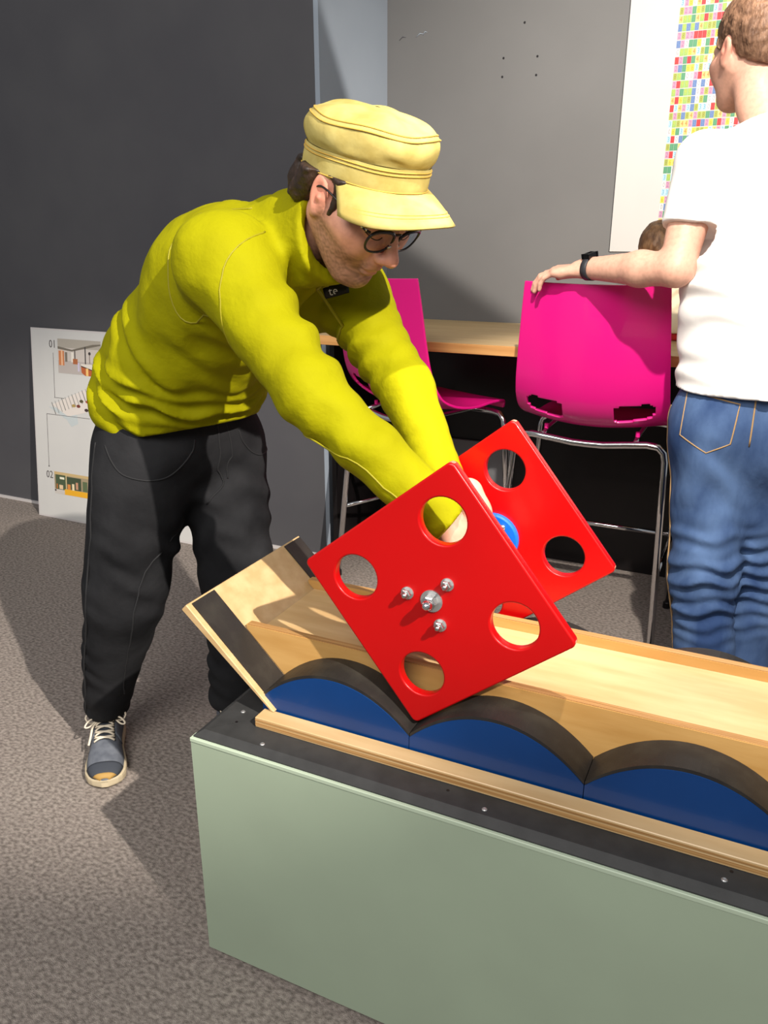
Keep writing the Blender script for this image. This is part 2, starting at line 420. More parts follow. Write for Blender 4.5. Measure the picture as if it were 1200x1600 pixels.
def seam(name, pts, bvh, r, m, parent, n=8, closed=False, off=0.):
    out = []
    for p in catmull(pts, n, closed):
        q = bvh.find_nearest(Vector(p))
        if q[0] is not None: out.append(np.array(q[0] + q[1] * off))
    return tube(name, out, r, m, parent, closed, 6)

# ================================================================= the room
tag(box('floor', (-6, -2.5, -.05), (4, 6, 0), 'carpet'), kind='structure')
tag(box('wall_left', (-6, 2.87, 0), (-1.65, 3.6, 3.2), 'wall_dark'), kind='structure')
tag(box('wall_side', (-1.65, 2.872, 0), (-1.63, 3.45, 3.2), 'wall_pale'), kind='structure')
wb = tag(box('wall_back', (-1.63, 3.45, 0), (.06, 3.6, 3.2), 'wall_grey'), kind='structure')
tag(box('wall_far', (-1.6, 4.85, 0), (4, 4.95, 3.2), 'wall_dark'), kind='structure')
tag(box('baseboard_left', (-6, 2.858, 0), (-1.63, 2.87, .012), 'whiteedge'), kind='structure')
for (x, z) in ((-1.043, 2.121), (-1.122, 2.005), (-.985, 2.001), (-1.124, 1.939), (-.986, 1.936)):
    lathe('drill_hole', [(.0045, 0), (.0045, .0008), (.003, .001)], (x, 3.4502, z), (0, -1, 0), 'black', wb, 10)
for i, (x, z, l) in enumerate(((-1.50, 2.11, .035), (-1.47, 2.115, .02), (-1.575, 2.105, .03))):
    tube('scuff', [(x, 3.4496, z), (x + l * .5, 3.4496, z + .012), (x + l, 3.4496, z + .009)], [.001, .0022, .0006], 'wall_pale' if i < 2 else 'wall_dark', wb, ns=5)

# ================================================================= exhibit table with the wavy track
ex = empty('wavy_track_exhibit', (0.0, 1.25, 0))
tag(ex, 'sage green low exhibit table with blue wavy humps and plywood deck', 'exhibit')
X0, X1, Y0, Y1 = -.838, 1.0, .957, 1.545
box('plinth', (X0 + .05, Y0 + .05, 0), (X1 - .05, Y1 - .05, .03), 'black', ex)
box('front_panel', (X0, Y0, .02), (X1, Y0 + .018, .495), 'green', ex)
box('rear_panel', (X0, Y1 - .018, .02), (X1, Y1, .495), 'green', ex)
box('side_panel', (X0, Y0 + .0185, .02), (X0 + .018, Y1 - .0185, .495), 'green', ex)
box('side_panel', (X1 - .018, Y0 + .0185, .02), (X1, Y1 - .0185, .495), 'green', ex)
box('edge_highlight', (X0 - .001, Y0 - .0015, .4955), (X1, Y0 + .018, .5035), 'greenlit', ex, .001)  # painted highlight: paler strip where a bevel would catch the light
RS = [(.004, .500), (.004, .506), (.018, .515), (.112, .515), (.112, .500)]
def rim(side):
    V = []
    for (o, z) in RS:
        if side == 'f': V += [(X0 + o, Y0 + o, z), (X1 - o, Y0 + o, z)]
        if side == 'b': V += [(X0 + o, Y1 - o, z), (X1 - o, Y1 - o, z)]
        if side == 'l': V += [(X0 + o - .0006, Y0 + o + .0012, z), (X0 + o - .0006, Y1 - o - .0012, z)]
        if side == 'r': V += [(X1 - o + .0006, Y0 + o + .0012, z), (X1 - o + .0006, Y1 - o - .0012, z)]
    n = len(RS); Fc = [(2 * i, 2 * i + 1, 2 * ((i + 1) % n) + 1, 2 * ((i + 1) % n)) for i in range(n)]
    Fc += [tuple(2 * i for i in range(n)), tuple(2 * i + 1 for i in range(n))]
    bm = bmesh.new(); vv = [bm.verts.new(p) for p in V]
    for f in Fc: bm.faces.new([vv[i] for i in f])
    bmesh.ops.recalc_face_normals(bm, faces=bm.faces[:])
    return bmobj('rim', bm, 'rim', ex)
rims = {s: rim(s) for s in 'fblr'}
for (x, y, s) in ((-.701, .981, 'f'), (-.300, .987, 'f'), (.042, .992, 'f'), (.40, .992, 'f'), (-.789, 1.05, 'l'), (-.789, 1.38, 'l'), (-.6, 1.515, 'b'), (-.1, 1.515, 'b'), (.4, 1.515, 'b')):
    lathe('screw', [(.0044, 0), (.0044, .0008), (.003, .0018), (.0012, .0012)], (x, y, .515), (0, 0, 1), 'zinc', rims[s], 12)
for (x, y, s) in ((-.781, 1.018, 'l'), (-.367, 1.005, 'f'), (.05, 1.013, 'f')):
    lathe('screw_hole', [(.0026, 0), (.0026, .0004)], (x, y, .515), (0, 0, 1), 'black', rims[s], 10)
XS = -.742
def strip(y0, y1):
    o = box('wood_strip', (XS, y0, .515), (X1 - .1, y1, .535), 'ply', ex, .0012)
    box('ply_layer', (XS + .0008, y0 - .0004, .5185), (X1 - .101, y0 + .001, .5245), 'plyedge', o)
    box('ply_layer', (XS + .0008, y0 - .0004, .5275), (X1 - .101, y0 + .001, .5312), 'plyedge', o)
strip(1.020, 1.052); strip(1.450, 1.482)
AC = .165; PER = 2 * AC * math.asinh(1); PEAK = .630; V1 = -.457
def hump(cx, y0, y1):
    xs = np.linspace(-PER / 2 + .0006, PER / 2 - .0006, 25); zs = PEAK - AC * (np.cosh(xs / AC) - 1)
    low = [(cx + x, z - .006) for x, z in zip(xs, zs)]
    body = prism('hump', [(cx + xs[0], .51)] + low + [(cx + xs[-1], .51)], 1, y0, y1, 'blue', ex)
    top = [(cx + x, z) for x, z in zip(xs, zs)]
    prism('tread', top + low[::-1], 1, y0 + .0015, y1, 'tread', body)
for k in range(-1, 5):
    cx = V1 + PER * (k + .5)
    if cx + PER / 2 > X1 - .1: continue
    hump(cx, 1.055, 1.1245); hump(cx, 1.3735, 1.445)
FL0, FL1 = (-.713, .529), (-.898, .712)           # inner face of the slanted end board, in XZ
def flap_x(z): return FL0[0] + (z - FL0[1]) * (FL1[0] - FL0[0]) / (FL1[1] - FL0[1])
def panel(y0, y1, nm):
    o = prism(nm, [(flap_x(.535) + .012, .51), (flap_x(.535) + .006, .535), (flap_x(.644) + .006, .644), (flap_x(.652) + .012, .652), (X1 - .12, .652), (X1 - .12, .51)], 1, y0, y1, 'plydark', ex)
    prism('ply_layer', [(flap_x(.652) + .014, .6521), (X1 - .125, .6521), (X1 - .125, .6532), (flap_x(.652) + .016, .6532)], 1, y0 + .0015, y1 - .0015, 'plyedge', o)
panel(1.125, 1.143, 'deck_side'); panel(1.355, 1.373, 'deck_side')
prism('deck', [(flap_x(.62) + .008, .62), (flap_x(.634) + .008, .634), (X1 - .12, .634), (X1 - .12, .62)], 1, 1.1435, 1.3545, 'ply', ex)
lathe('deck_hole', [(.0035, 0), (.0035, .0004)], (-.512, 1.262, .634), (0, 0, 1), 'black', ex, 10)
dv = nrm((FL1[0] - FL0[0], FL1[1] - FL0[1])); nv = np.array([-dv[1], dv[0]])      # nv points to lower left
if nv[0] > 0: nv = -nv
th = .017
pts = [FL0, FL1, tuple(np.array(FL1) + nv * th), tuple(np.array(FL0) + nv * th + dv * -.0)]
pts[3] = (FL0[0] + nv[0] * th + dv[0] * .0, max(.5352, FL0[1] + nv[1] * th)); pts[0] = (FL0[0] - dv[0] * -.006, .5355)
flap = prism('end_board', pts, 1, 1.046, 1.440, 'ply', ex, .0015)
def on_flap(s0, s1, y0, y1, t, nm, m):
    a = np.array(FL0) + dv * s0; b = np.array(FL0) + dv * s1; c = b - nv * t; d = a - nv * t
    prism(nm, [tuple(a), tuple(b), tuple(c), tuple(d)], 1, y0, y1, m, flap)
LF = float(np.linalg.norm(np.array(FL1) - np.array(FL0)))
on_flap(.012, LF - .004, 1.058, 1.124, .003, 'rubber_strip', 'tread'); on_flap(.012, LF - .004, 1.374, 1.436, .003, 'rubber_strip', 'tread')

# ================================================================= square wheels on their axle
CX, CZ, ANG, S_ = -.4295, .803, R_(38.6), .33
sw = empty('square_wheel_set', (CX, 1.24, .56))
tag(sw, 'pair of red square wheels joined by an axle, resting on the humps', 'square wheels')
hs = S_ / 2; rc = .010; outer = []
for (sx, sy, a0) in ((1, 1, 0), (-1, 1, 90), (-1, -1, 180), (1, -1, 270)):
    for k in range(6):
        a = R_(a0 + 90 * k / 5); outer.append((sx * (hs - rc) + rc * math.cos(a), sy * (hs - rc) + rc * math.sin(a)))
holes = [[(hx + .0385 * math.cos(2 * math.pi * k / 40), hy + .0385 * math.sin(2 * math.pi * k / 40)) for k in range(40)] for hx in (-.096, .096) for hy in (-.096, .096)]
pm = holed_plate('plate', outer, holes, .018, .003, 'red', sw)
ROT = Matrix.Rotation(R_(90), 4, 'X') @ Matrix.Rotation(ANG, 4, 'Z')
for yc in (1.084, 1.394):
    me = pm.copy(); me.transform(Matrix.Translation((CX, yc, CZ)) @ ROT)
    po = link('plate', me, 'red', sw)
    # chipped paint on the corners
    for (sx, sy) in ((1, 1), (1, -1)):
        a0 = {(1, 1): 0, (1, -1): 270}[(sx, sy)]; arc = []
        for k in range(9):
            a = R_(a0 + 20 + 50 * k / 8); arc.append(Vector((sx * (hs - rc) + (rc + .0001) * math.cos(a), sy * (hs - rc) + (rc + .0001) * math.sin(a), 0)))
        T = Matrix.Translation((CX, yc, CZ)) @ ROT
        v, f = [], []
        for p in arc:
            for zz in (-.0055, .0055): v.append(T @ (p + Vector((0, 0, zz))))
        f = [(2 * i, 2 * i + 1, 2 * i + 3, 2 * i + 2) for i in range(8)]
        pymesh('chipped_corner', v, f, 'redworn', po)
def nut(x, z, y, d, r, hgt, stud):
    """hex nut with stud at (x,z), on a face at y, pointing along d (+-1 in Y)"""
    lathe('washer', [(r * 1.25, 0), (r * 1.25, .0016)], (x, y, z), (0, d, 0), 'zinc', sw, 24)
    lathe('nut', [(r, 0), (r, hgt * .85), (r * .8, hgt)], (x, y + d * .0016, z), (0, d, 0), 'steel', sw, 6)
    lathe('stud', [(r * .55, 0), (r * .55, stud), (r * .3, stud + r * .3)], (x, y + d * .0016, z), (0, d, 0), 'steel', sw, 14, True)
for a in (172, 52, -68):
    nut(CX + .042 * math.cos(R_(a)), CZ + .042 * math.sin(R_(a)), 1.075, -1, .0085, .009, .013)
    nut(CX + .042 * math.cos(R_(a)), CZ + .042 * math.sin(R_(a)), 1.403, 1, .0065, .007, .010)
    lathe('flange_bolt', [(.006, 0), (.006, .003), (.0035, .005)], (CX + .034 * math.cos(R_(a - 118)), 1.373, CZ + .034 * math.sin(R_(a - 118))), (0, -1, 0), 'steel', sw, 10)
for (yy, d) in ((1.075, -1), (1.403, 1)):
    lathe('large_washer', [(.0185, 0), (.0185, .002)], (CX, yy, CZ), (0, d, 0), 'zinc', sw, 28)
    lathe('axle_nut', [(.012, 0), (.012, .010), (.0095, .0115)], (CX, yy + d * .002, CZ), (0, d, 0), 'steel', sw, 6)
    lathe('dome_nut', [(.0085, 0), (.0085, .007), (.0072, .011), (.0045, .0145), (.001, .016)], (CX, yy + d * .0130, CZ), (0, d, 0), 'chrome', sw, 18, True)
lathe('axle', [(.013, 0), (.013, .29)], (CX, 1.094, CZ), (0, 1, 0), 'steel', sw, 24, True)
lathe('flange', [(.050, 0), (.050, .009), (.047, .011)], (CX, 1.3845, CZ), (0, -1, 0), 'blueplastic', sw, 40)
lathe('flange', [(.050, 0), (.050, .009), (.047, .011)], (CX, 1.0935, CZ), (0, 1, 0), 'blueplastic', sw, 40)

# ================================================================= high table in the recess
tb = empty('high_table', (-.75, 3.0, 0)); tag(tb, 'long high table of pale pine set against the grey back wall', 'table')
TZ = .985; TF = 2.70
for i, (a, b) in enumerate(((TF + .012, 2.95), (2.9505, 3.2), (3.2005, 3.449))):
    box('board', (-1.60, a, TZ - .034), (.05, b, TZ), 'pine', tb, .0008)
box('front_edge', (-1.60, TF, TZ - .034), (.05, TF + .012, TZ), 'pineedge', tb, .0012)
box('back_panel', (-1.60, 3.28, 0), (.05, 3.30, TZ - .036), 'black', tb)
box('side_panel', (-1.60, 2.85, 0), (-1.58, 3.279, TZ - .036), 'black', tb)
box('side_panel', (.03, 2.85, 0), (.05, 3.279, TZ - .036), 'black', tb)
box('access_panel', (-1.42, 3.262, .275), (-.945, 3.279, .495), 'greybox', tb, .003)

# ================================================================= magenta stools
def make_stool():
    ABS[0] = False
    t = empty('shell_stool', (0, 0, 0))
    prof = [(.235, .722), (.228, .742), (.205, .752), (.13, .752), (.05, .745), (-.03, .742), (-.10, .748), (-.155, .764), (-.195, .795), (-.222, .84), (-.238, .90), (-.250, .98), (-.262, 1.08), (-.272, 1.16), (-.278, 1.208)]
    half = [.185, .195, .205, .215, .225, .232, .238, .242, .244, .244, .241, .235, .227, .220, .215]
    P = catmull([(0, y, z) for y, z in prof], 8); Wd = np.interp(np.linspace(0, 1, len(P)), np.linspace(0, 1, len(half)), half)
    NU = 61; bm = bmesh.new(); grid = []
    for i, (p, wd) in enumerate(zip(P, Wd)):
        row = []; s = i / (len(P) - 1)
        a = P[max(i - 1, 0)]; b = P[min(i + 1, len(P) - 1)]; tn = b - a; tn /= np.linalg.norm(tn); nn = np.array([0, -tn[2], tn[1]])
        if nn @ np.array([0, 1, 1]) < 0: nn = -nn
        for k in range(NU):
            u = -1 + 2 * k / (NU - 1)
            sm = min(1, max(0, (s - .25) / .25)); sm = sm * sm * (3 - 2 * sm); bow = (.008 + .028 * sm + .010 * math.exp(-((s - .6) / .12) ** 2)) * (u * u) * min(1, s * 3)
            row.append(bm.verts.new((u * wd, p[1] + nn[1] * bow, p[2] + nn[2] * bow)))
        grid.append(row)
    kill = set()
    for i in range(len(P) - 1):
        for k in range(NU - 1):
            z = P[i][2]; y = P[i][1]; u = -1 + 2 * (k + .5) / (NU - 1)
            hu, hz = (abs(u) - .57) / .25, (z - .808 - .02 * (abs(u) - .57)) / .030
            if y < -.12 and abs(hu) ** 5 + abs(hz) ** 5 < 1: continue
            bm.faces.new((grid[i][k], grid[i][k + 1], grid[i + 1][k + 1], grid[i + 1][k]))
    bmesh.ops.recalc_face_normals(bm, faces=bm.faces[:])
    sh = bmobj('seat_shell', bm, 'magenta', t, True)
    md = sh.modifiers.new('s', 'SOLIDIFY'); md.thickness = .009; md.offset = 0
    md = sh.modifiers.new('b', 'BEVEL'); md.width = .0035; md.segments = 2; md.limit_method = 'ANGLE'
    r = .0115
    def U(y, dip, foot_y, zt=.715):
        hw = .246
        pts = [(-hw - .030, foot_y, .012)]
        pts += [(-hw, y, zt - .05), (-hw + .006, y, zt - .022), (-hw + .024, y, zt - .004), (-hw + .06, y, zt), (-.12, y, zt - dip * .45), (-.05, y, zt - dip * .95), (0, y, zt - dip), (.05, y, zt - dip * .95), (.12, y, zt - dip * .45), (hw - .06, y, zt), (hw - .024, y, zt - .004), (hw - .006, y, zt - .022), (hw, y, zt - .05)]
        pts += [(hw + .030, foot_y, .012)]
        return pts
    tube('rear_leg_frame', U(-.165, .016, -.225), r, 'chrome', t, ns=12)
    tube('front_leg_frame', U(.175, .006, .215), r, 'chrome', t, ns=12)
    for s in (-1, 1):
        tube('seat_rail', [(s * .15, -.165, .716), (s * .15, -.10, .726), (s * .15, .10, .730), (s * .15, .175, .716)], .008, 'chrome', t)
        tube('foot_bar', [(s * .264, -.199, .30), (s * .264, 0, .30), (s * .264, .199, .30)], .008, 'chrome', t)
        for yy in (-.225, .215):
            lathe('foot_cap', [(.0145, 0), (.0145, .022), (.0115, .026)], (s * .2760, yy, 0), (0, 0, 1), 'black', t, 14)
        for yy in (-.12, .10):
            lathe('mount_stud', [(.007, 0), (.007, .018)], (s * .15, yy, .726), (0, 0, 1), 'magenta', t, 10)
    tube('foot_rest', [(-.264, .199, .30), (0, .199, .30), (.264, .199, .30)], .0095, 'chrome', t)
    ABS[0] = True
    return t
def copy_tree(o, parent=None):
    c = o.copy(); COL.objects.link(c)
    if parent: c.parent = parent
    for ch in list(o.children): copy_tree(ch, c)
    return c
s1 = make_stool()
s2 = copy_tree(s1)
s1.location = (-.505, 2.77, 0)
tag(s1, 'magenta shell stool seen from behind under the hand of the man in white', 'stool', 'magenta stools at the high table')
s2.location = (-1.165, 2.81, 0); s2.rotation_euler = (0, 0, -math.atan2(.42, .91))
tag(s2, 'magenta shell stool turned sideways behind the arms of the man in lime', 'stool', 'magenta stools at the high table')

# ================================================================= display board leaning on the dark wall
bd = empty('display_board', (-2.74, 2.735, 0)); tag(bd, 'white exhibition panel with small pictures leaning against the dark wall', 'display board')
ABS[0] = False
bd.rotation_euler = (-math.atan2(.12, 1.02), 0, 0)
BX = lambda x: x + 2.74
def brect(nm, x0, x1, z0, z1, m, d0=-.0006, d1=0, par=bd): return box(nm, (BX(x0), d0, z0), (BX(x1), d1, z1), m, par)
box('panel', (BX(-3.245), .0, 0), (BX(-2.235), .014, .93), 'whiteedge', bd, .001)
brect('sheet', -3.236, -2.244, .010, .921, 'white', -.0004, 0)
def blocks(nm, rects, z0=-.0010):
    V, Fc, Cc = [], [], []
    for i, (pts, c) in enumerate(rects):
        n = len(V)
        for (x, z) in pts: V.append((BX(x), z0 - i * .00001, z)); Cc.append(srgb(*c))
        Fc.append(tuple(range(n, n + len(pts))))
    o = pymesh(nm, V, Fc, 'print', bd); colour_attr(o.data, Cc); return o
R4 = lambda x0, x1, z0, z1: [(x0, z0), (x1, z0), (x1, z1), (x0, z1)]
P1 = [(R4(-3.07, -2.80, .725, .886), (206, 196, 188)), (R4(-3.07, -2.80, .725, .785), (188, 178, 172)), (R4(-3.07, -2.80, .845, .886), (176, 168, 156)),
      ([(-3.07, .85), (-2.98, .838), (-2.85, .868), (-2.80, .872), (-2.80, .866), (-2.98, .83), (-3.07, .838)], (120, 112, 100)),
      (R4(-3.065, -3.03, .762, .83), (206, 130, 84)), (R4(-3.05, -3.04, .762, .835), (240, 190, 150)), (R4(-3.025, -3.01, .78, .825), (128, 118, 106)), (R4(-2.985, -2.97, .78, .826), (236, 228, 216)),
      (R4(-2.965, -2.958, .79, .838), (92, 84, 80)), (R4(-2.90, -2.893, .775, .855), (70, 66, 66)), (R4(-2.975, -2.945, .772, .797), (176, 106, 66)),
      ([(-2.87 + .008 * math.cos(a), .826 + .008 * math.sin(a)) for a in np.linspace(0, 6.0, 10)], (66, 60, 60)), (R4(-2.872, -2.868, .78, .82), (110, 90, 84)),
      ([(-2.925, .765), (-2.80, .735), (-2.80, .722), (-2.90, .722), (-2.922, .735)], (186, 98, 56)), ([(-2.925, .776), (-2.86, .776), (-2.80, .76), (-2.80, .737), (-2.925, .766)], (226, 218, 206)),
      ([(-2.925, .768), (-2.80, .739), (-2.80, .735), (-2.925, .763)], (60, 44, 40)), (R4(-2.895, -2.88, .722, .757), (244, 196, 120)), (R4(-2.945, -2.935, .74, .78), (206, 196, 220))]
blocks('picture', P1)
P2 = [(R4(-3.126, -2.90, .13, .24), (168, 150, 120)), (R4(-3.126, -2.90, .226, .24), (204, 176, 124)), (R4(-3.118, -3.052, .15, .226), (78, 92, 66)), (R4(-3.05, -3.046, .14, .228), (226, 206, 150)),
      (R4(-3.044, -2.95, .16, .222), (70, 82, 60)), (R4(-3.126, -3.06, .13, .152), (206, 198, 190)), (R4(-3.06, -2.90, .13, .158), (238, 176, 44)), (R4(-3.112, -3.106, .155, .18), (206, 120, 60)),
      (R4(-3.095, -3.07, .155, .176), (232, 200, 160)), (R4(-3.04, -3.02, .158, .185), (220, 140, 70)), (R4(-3.01, -2.995, .158, .19), (240, 220, 180)), (R4(-2.985, -2.97, .165, .2), (206, 150, 120)),
      (R4(-2.94, -2.91, .16, .21), (96, 110, 78)), (R4(-3.09, -3.06, .205, .216), (236, 232, 206)), (R4(-3.126, -3.115, .142, .15), (60, 50, 50))]
blocks('picture', P2)
ISO = [([(-3.146, .558), (-3.03, .505), (-2.999, .472), (-2.955, .49), (-2.96, .53), (-3.02, .555)], (196, 203, 204)), ([(-3.12, .57), (-3.02, .52), (-2.70, .60), (-2.80, .70)], (226, 216, 208))]
for i in range(17):
    x = -3.125 + .022 * i; z = .535 + .008 * i
    ISO.append(([(x, z + .045), (x + .004, z + .045), (x + .028, z - .01), (x + .024, z - .012)], (150, 148, 144) if i % 3 else (104, 104, 100)))
for (x, z, c) in ((-2.95, .575, (120, 60, 50)), (-2.93, .6, (90, 84, 60)), (-2.90, .56, (66, 50, 50)), (-2.89, .60, (170, 70, 56)), (-2.98, .575, (176, 150, 90)), (-2.86, .62, (96, 60, 56)), (-2.80, .62, (196, 170, 96)), (-2.75, .60, (90, 90, 96))):
    ISO.append(([(x + .013 * math.cos(a), z + .008 * math.sin(a)) for a in np.linspace(0, 5.6, 8)], c))
blocks('plan_drawing', ISO)
for (x0, x1, z0, z1) in ((-3.102, -3.100, .605, .818), (-3.105, -3.04, .604, .606), (-3.160, -3.158, .265, .523), (-3.158, -2.88, .5205, .5225)):
    brect('rule', x0, x1, z0, z1, 'ink', -.0012, -.0003)
lathe('dot', [(.004, 0), (.004, .001)], (BX(-3.159), -.0004, .262), (0, -1, 0), 'ink', bd, 10)
for (txt, x, z) in (('01', -3.103, .857), ('02', -3.157, .219)):
    me = text_mesh(txt, .052); me.transform(Matrix.Translation((BX(x), -.0008, z)) @ Matrix.Rotation(R_(90), 4, 'X') @ Matrix.Diagonal((.9, 1, 1, 1)))
    link('number', me, 'ink', bd)
ABS[0] = True

# ================================================================= wall poster with coloured digits
ps = empty('number_poster', (-.3, 3.449, 1.28)); tag(ps, 'white wall poster printed with rows of small coloured digits', 'poster')
box('sheet', (-.645, 3.4455, 1.282), (.04, 3.4495, 2.75), 'paper', ps, .0004)
box('dark_edge', (-.6475, 3.447, 1.282), (-.6452, 3.4495, 2.75), 'rim', ps)
DC = {'0': ((222, 220, 216), (150, 146, 150)), '1': ((84, 148, 108), (96, 160, 120)), '2': ((196, 148, 172), (166, 108, 150)), '3': ((178, 208, 220), (96, 160, 190)), '4': ((232, 196, 120), (206, 120, 60)),
      '5': ((96, 124, 176), (110, 140, 186)), '6': ((226, 214, 80), (176, 152, 40)), '7': ((196, 48, 52), (204, 60, 60)), '8': ((168, 180, 84), (146, 140, 60)), '9': ((150, 184, 96), (186, 190, 80)), 'r': ((196, 48, 52), (196, 48, 52))}
rows = ['400488', '210327', '054522', '624822', '334662', '028352', '393742', '110137', '866711', '273420', '811484', '370515', '061340', '398442', '828584', '734235', '476985', '921995', '279925', '891002', '251663', '721714', '099643', '520116', '282277', '595954', '499149', '822168', '326047', '186284', '656082']
cell_w, cell_h = .0142, .0262; gx0, gz0 = -.470, 1.382
dm = {}
for c in '0123456789':
    me = text_mesh(c, .024, 0); v = np.array([x.co[:] for x in me.vertices]); dm[c] = (v, [tuple(p.vertices) for p in me.polygons]); bpy.data.meshes.remove(me)
cv_, cf, cc, tv, tf, tc_ = [], [], [], [], [], []
NC = 34
for r in range(50):
    base = rows[r] if r < len(rows) else ''
    for c in range(NC):
        ch = base[c] if c < len(base) else random.choice('0123456789r'.replace('r', '7') + '0123468')
        x = gx0 + c * cell_w; z = gz0 + r * cell_h; n = len(cv_)
        cv_ += [(x, 3.4452, z), (x + cell_w * .96, 3.4452, z), (x + cell_w * .96, 3.4452, z + cell_h * .9), (x, 3.4452, z + cell_h * .9)]; cf.append((n, n + 1, n + 2, n + 3)); cc += [tuple(.72 * q for q in srgb(*DC[ch][0]))] * 4
        if c > 20: continue
        v, f = dm[ch]; n = len(tv)
        tv += [(x + cell_w * .48 + p[0] * .72, 3.4449, z + cell_h * .45 + p[1]) for p in v]; tf += [tuple(i + n for i in q) for q in f]; tc_ += [tuple(.72 * q for q in srgb(*DC[ch][1]))] * len(v)
o = pymesh('colour_cells', cv_, cf, 'print', ps); colour_attr(o.data, cc); o['kind'] = 'stuff'
o = pymesh('digits', tv, tf, 'print', ps); colour_attr(o.data, tc_); o['kind'] = 'stuff'

# ================================================================= people: shared builders
class Frame:
    def __init__(s, O, fw, up, sc=1.):
        s.O = np.array(O, float); s.x = nrm(fw); u = np.array(up, float); s.z = nrm(u - s.x * (u @ s.x)); s.y = np.cross(s.z, s.x); s.s = sc
        s.A = np.array([s.x, s.y, s.z])
    def __call__(s, p): return s.O + s.s * (p[0] * s.x + p[1] * s.y + p[2] * s.z)
    def inv(s, V): return ((np.asarray(V) - s.O) @ s.A.T) / s.s
def head_field(g, F, neck_to=None, ears=True, face=True):
    s = F.s
    E = lambda c, r, k=.02, op='add', A=None: g.ell(F(c), np.array(r) * s, (F.A if A is None else A @ F.A), k * s, op)
    C_ = lambda a, b, ra, rb, k=.012, op='add': g.cone(F(a), F(b), ra * s, rb * s, k * s, op)
    E((-.012, 0, .040), (.098, .076, .088))
    E((.038, 0, -.030), (.056, .060, .082), .03)
    for y in (-1, 1):
        C_((-.008, y * .054, -.040), (.060, y * .022, -.100), .020, .020, .03)
        E((.058, y * .036, -.034), (.030, .026, .028), .025)
        E((.030, y * .060, -.020), (.040, .012, .016), .02)
    E((.074, 0, -.104), (.018, .020, .016), .02)
    C_((.082, -.034, .020), (.082, .034, .020), .013, .013, .018)
    if face:
        for y in (-1, 1):
            E((.100, y * .032, .000), (.020, .019, .013), .014, 'sub')
            E((.078, y * .032, .000), (.014, .017, .0135), .006)
        C_((.092, 0, .014), (.116, 0, -.030), .0085, .0115, .010)
        E((.119, 0, -.034), (.013, .0125, .0115), .008)
        for y in (-1, 1): E((.107, y * .0125, -.039), (.012, .0085, .0085), .006)
        for y in (-1, 1): E((.110, y * .0065, -.048), (.005, .0036, .004), .003, 'sub')
        E((.088, 0, -.058), (.018, .022, .014), .012)
        E((.094, 0, -.0665), (.010, .022, .0055), .005); E((.091, 0, -.0775), (.010, .019, .0062), .005)
        C_((.103, -.019, -.0718), (.103, .019, -.0718), .0018, .0018, .003, 'sub')
    else:
        C_((.092, 0, .014), (.106, 0, -.030), .0085, .0105, .010); E((.090, 0, -.068), (.012, .020, .012), .01)
    if ears:
        for y in (-1, 1):
            t = R_(16); Ae = np.array([[math.cos(t), 0, -math.sin(t) * -1], [0, 1, 0], [-math.sin(t), 0, math.cos(t)]])
            E((-.008, y * .077, -.004), (.0175, .008, .031), .008, 'add', Ae)
            E((-.006, y * .0855, .000), (.0105, .0065, .021), .005, 'sub', Ae)
            E((-.002, y * .0790, -.006), (.006, .006, .007), .004)
            E((-.004, y * .0765, -.031), (.009, .0055, .009), .006)
    C_((-.030, 0, -.050), (-.048, 0, -.125), .052, .054, .03)
    if neck_to is not None: g.cone(F((-.045, 0, -.10)), neck_to, .054 * s, .062 * s, .02)
def skin_cols(V, F, base, beard=False, scalp=None):
    L = F.inv(V); c = np.tile(np.array(base), (len(V), 1))
    x, y, z = L.T; ay = np.abs(y)
    gs = lambda d2, r: np.exp(-d2 / (r * r))[:, None]
    red = gs((x - .118) ** 2 + y ** 2 + (z + .036) ** 2, .022) * .6 + gs((x - .06) ** 2 + (ay - .05) ** 2 + (z + .03) ** 2, .03) * .35 + gs((x + .006) ** 2 + (ay - .082) ** 2 + (z + .0) ** 2, .030) * .75
    c = c * (1 - red) + red * np.array(base) * np.array([1.14, .72, .70])
    lip = gs(((x - .102) / .9) ** 2 + (y * .55) ** 2 + (z + .072) ** 2, .0115)
    c = c * (1 - .55 * lip) + .55 * lip * np.array(base) * np.array([.92, .55, .55])
    if beard:
        b = np.clip((-.030 - z + .35 * np.clip(.05 - x, -.1, .03)) / .016, 0, 1) * np.clip((x + .012) / .02, 0, 1) * np.clip((z + .16) / .03, 0, 1)
        b = np.maximum(b, np.clip(1 - np.abs(x - .012) / .02, 0, 1) * np.clip((ay - .05) / .01, 0, 1) * np.clip((.01 - z) / .02, 0, 1) * .9)
        b = b * (1 - lip[:, 0] * .8) * (.72 + .28 * np.sin(310 * x + 4 * np.sin(230 * z)) * np.sin(290 * y + 3 * np.sin(270 * x)))
        b = np.clip(b, 0, 1)[:, None] * .78
        c = c * (1 - b) + b * np.array(srgb(96, 70, 52))
        br = gs(((x - .09) * .8) ** 2 + ((ay - .033) * .42) ** 2 + (z - .024) ** 2, .0085) * .8
        c = c * (1 - br) + br * np.array(srgb(44, 30, 24))
    if scalp is not None: pass
    return c
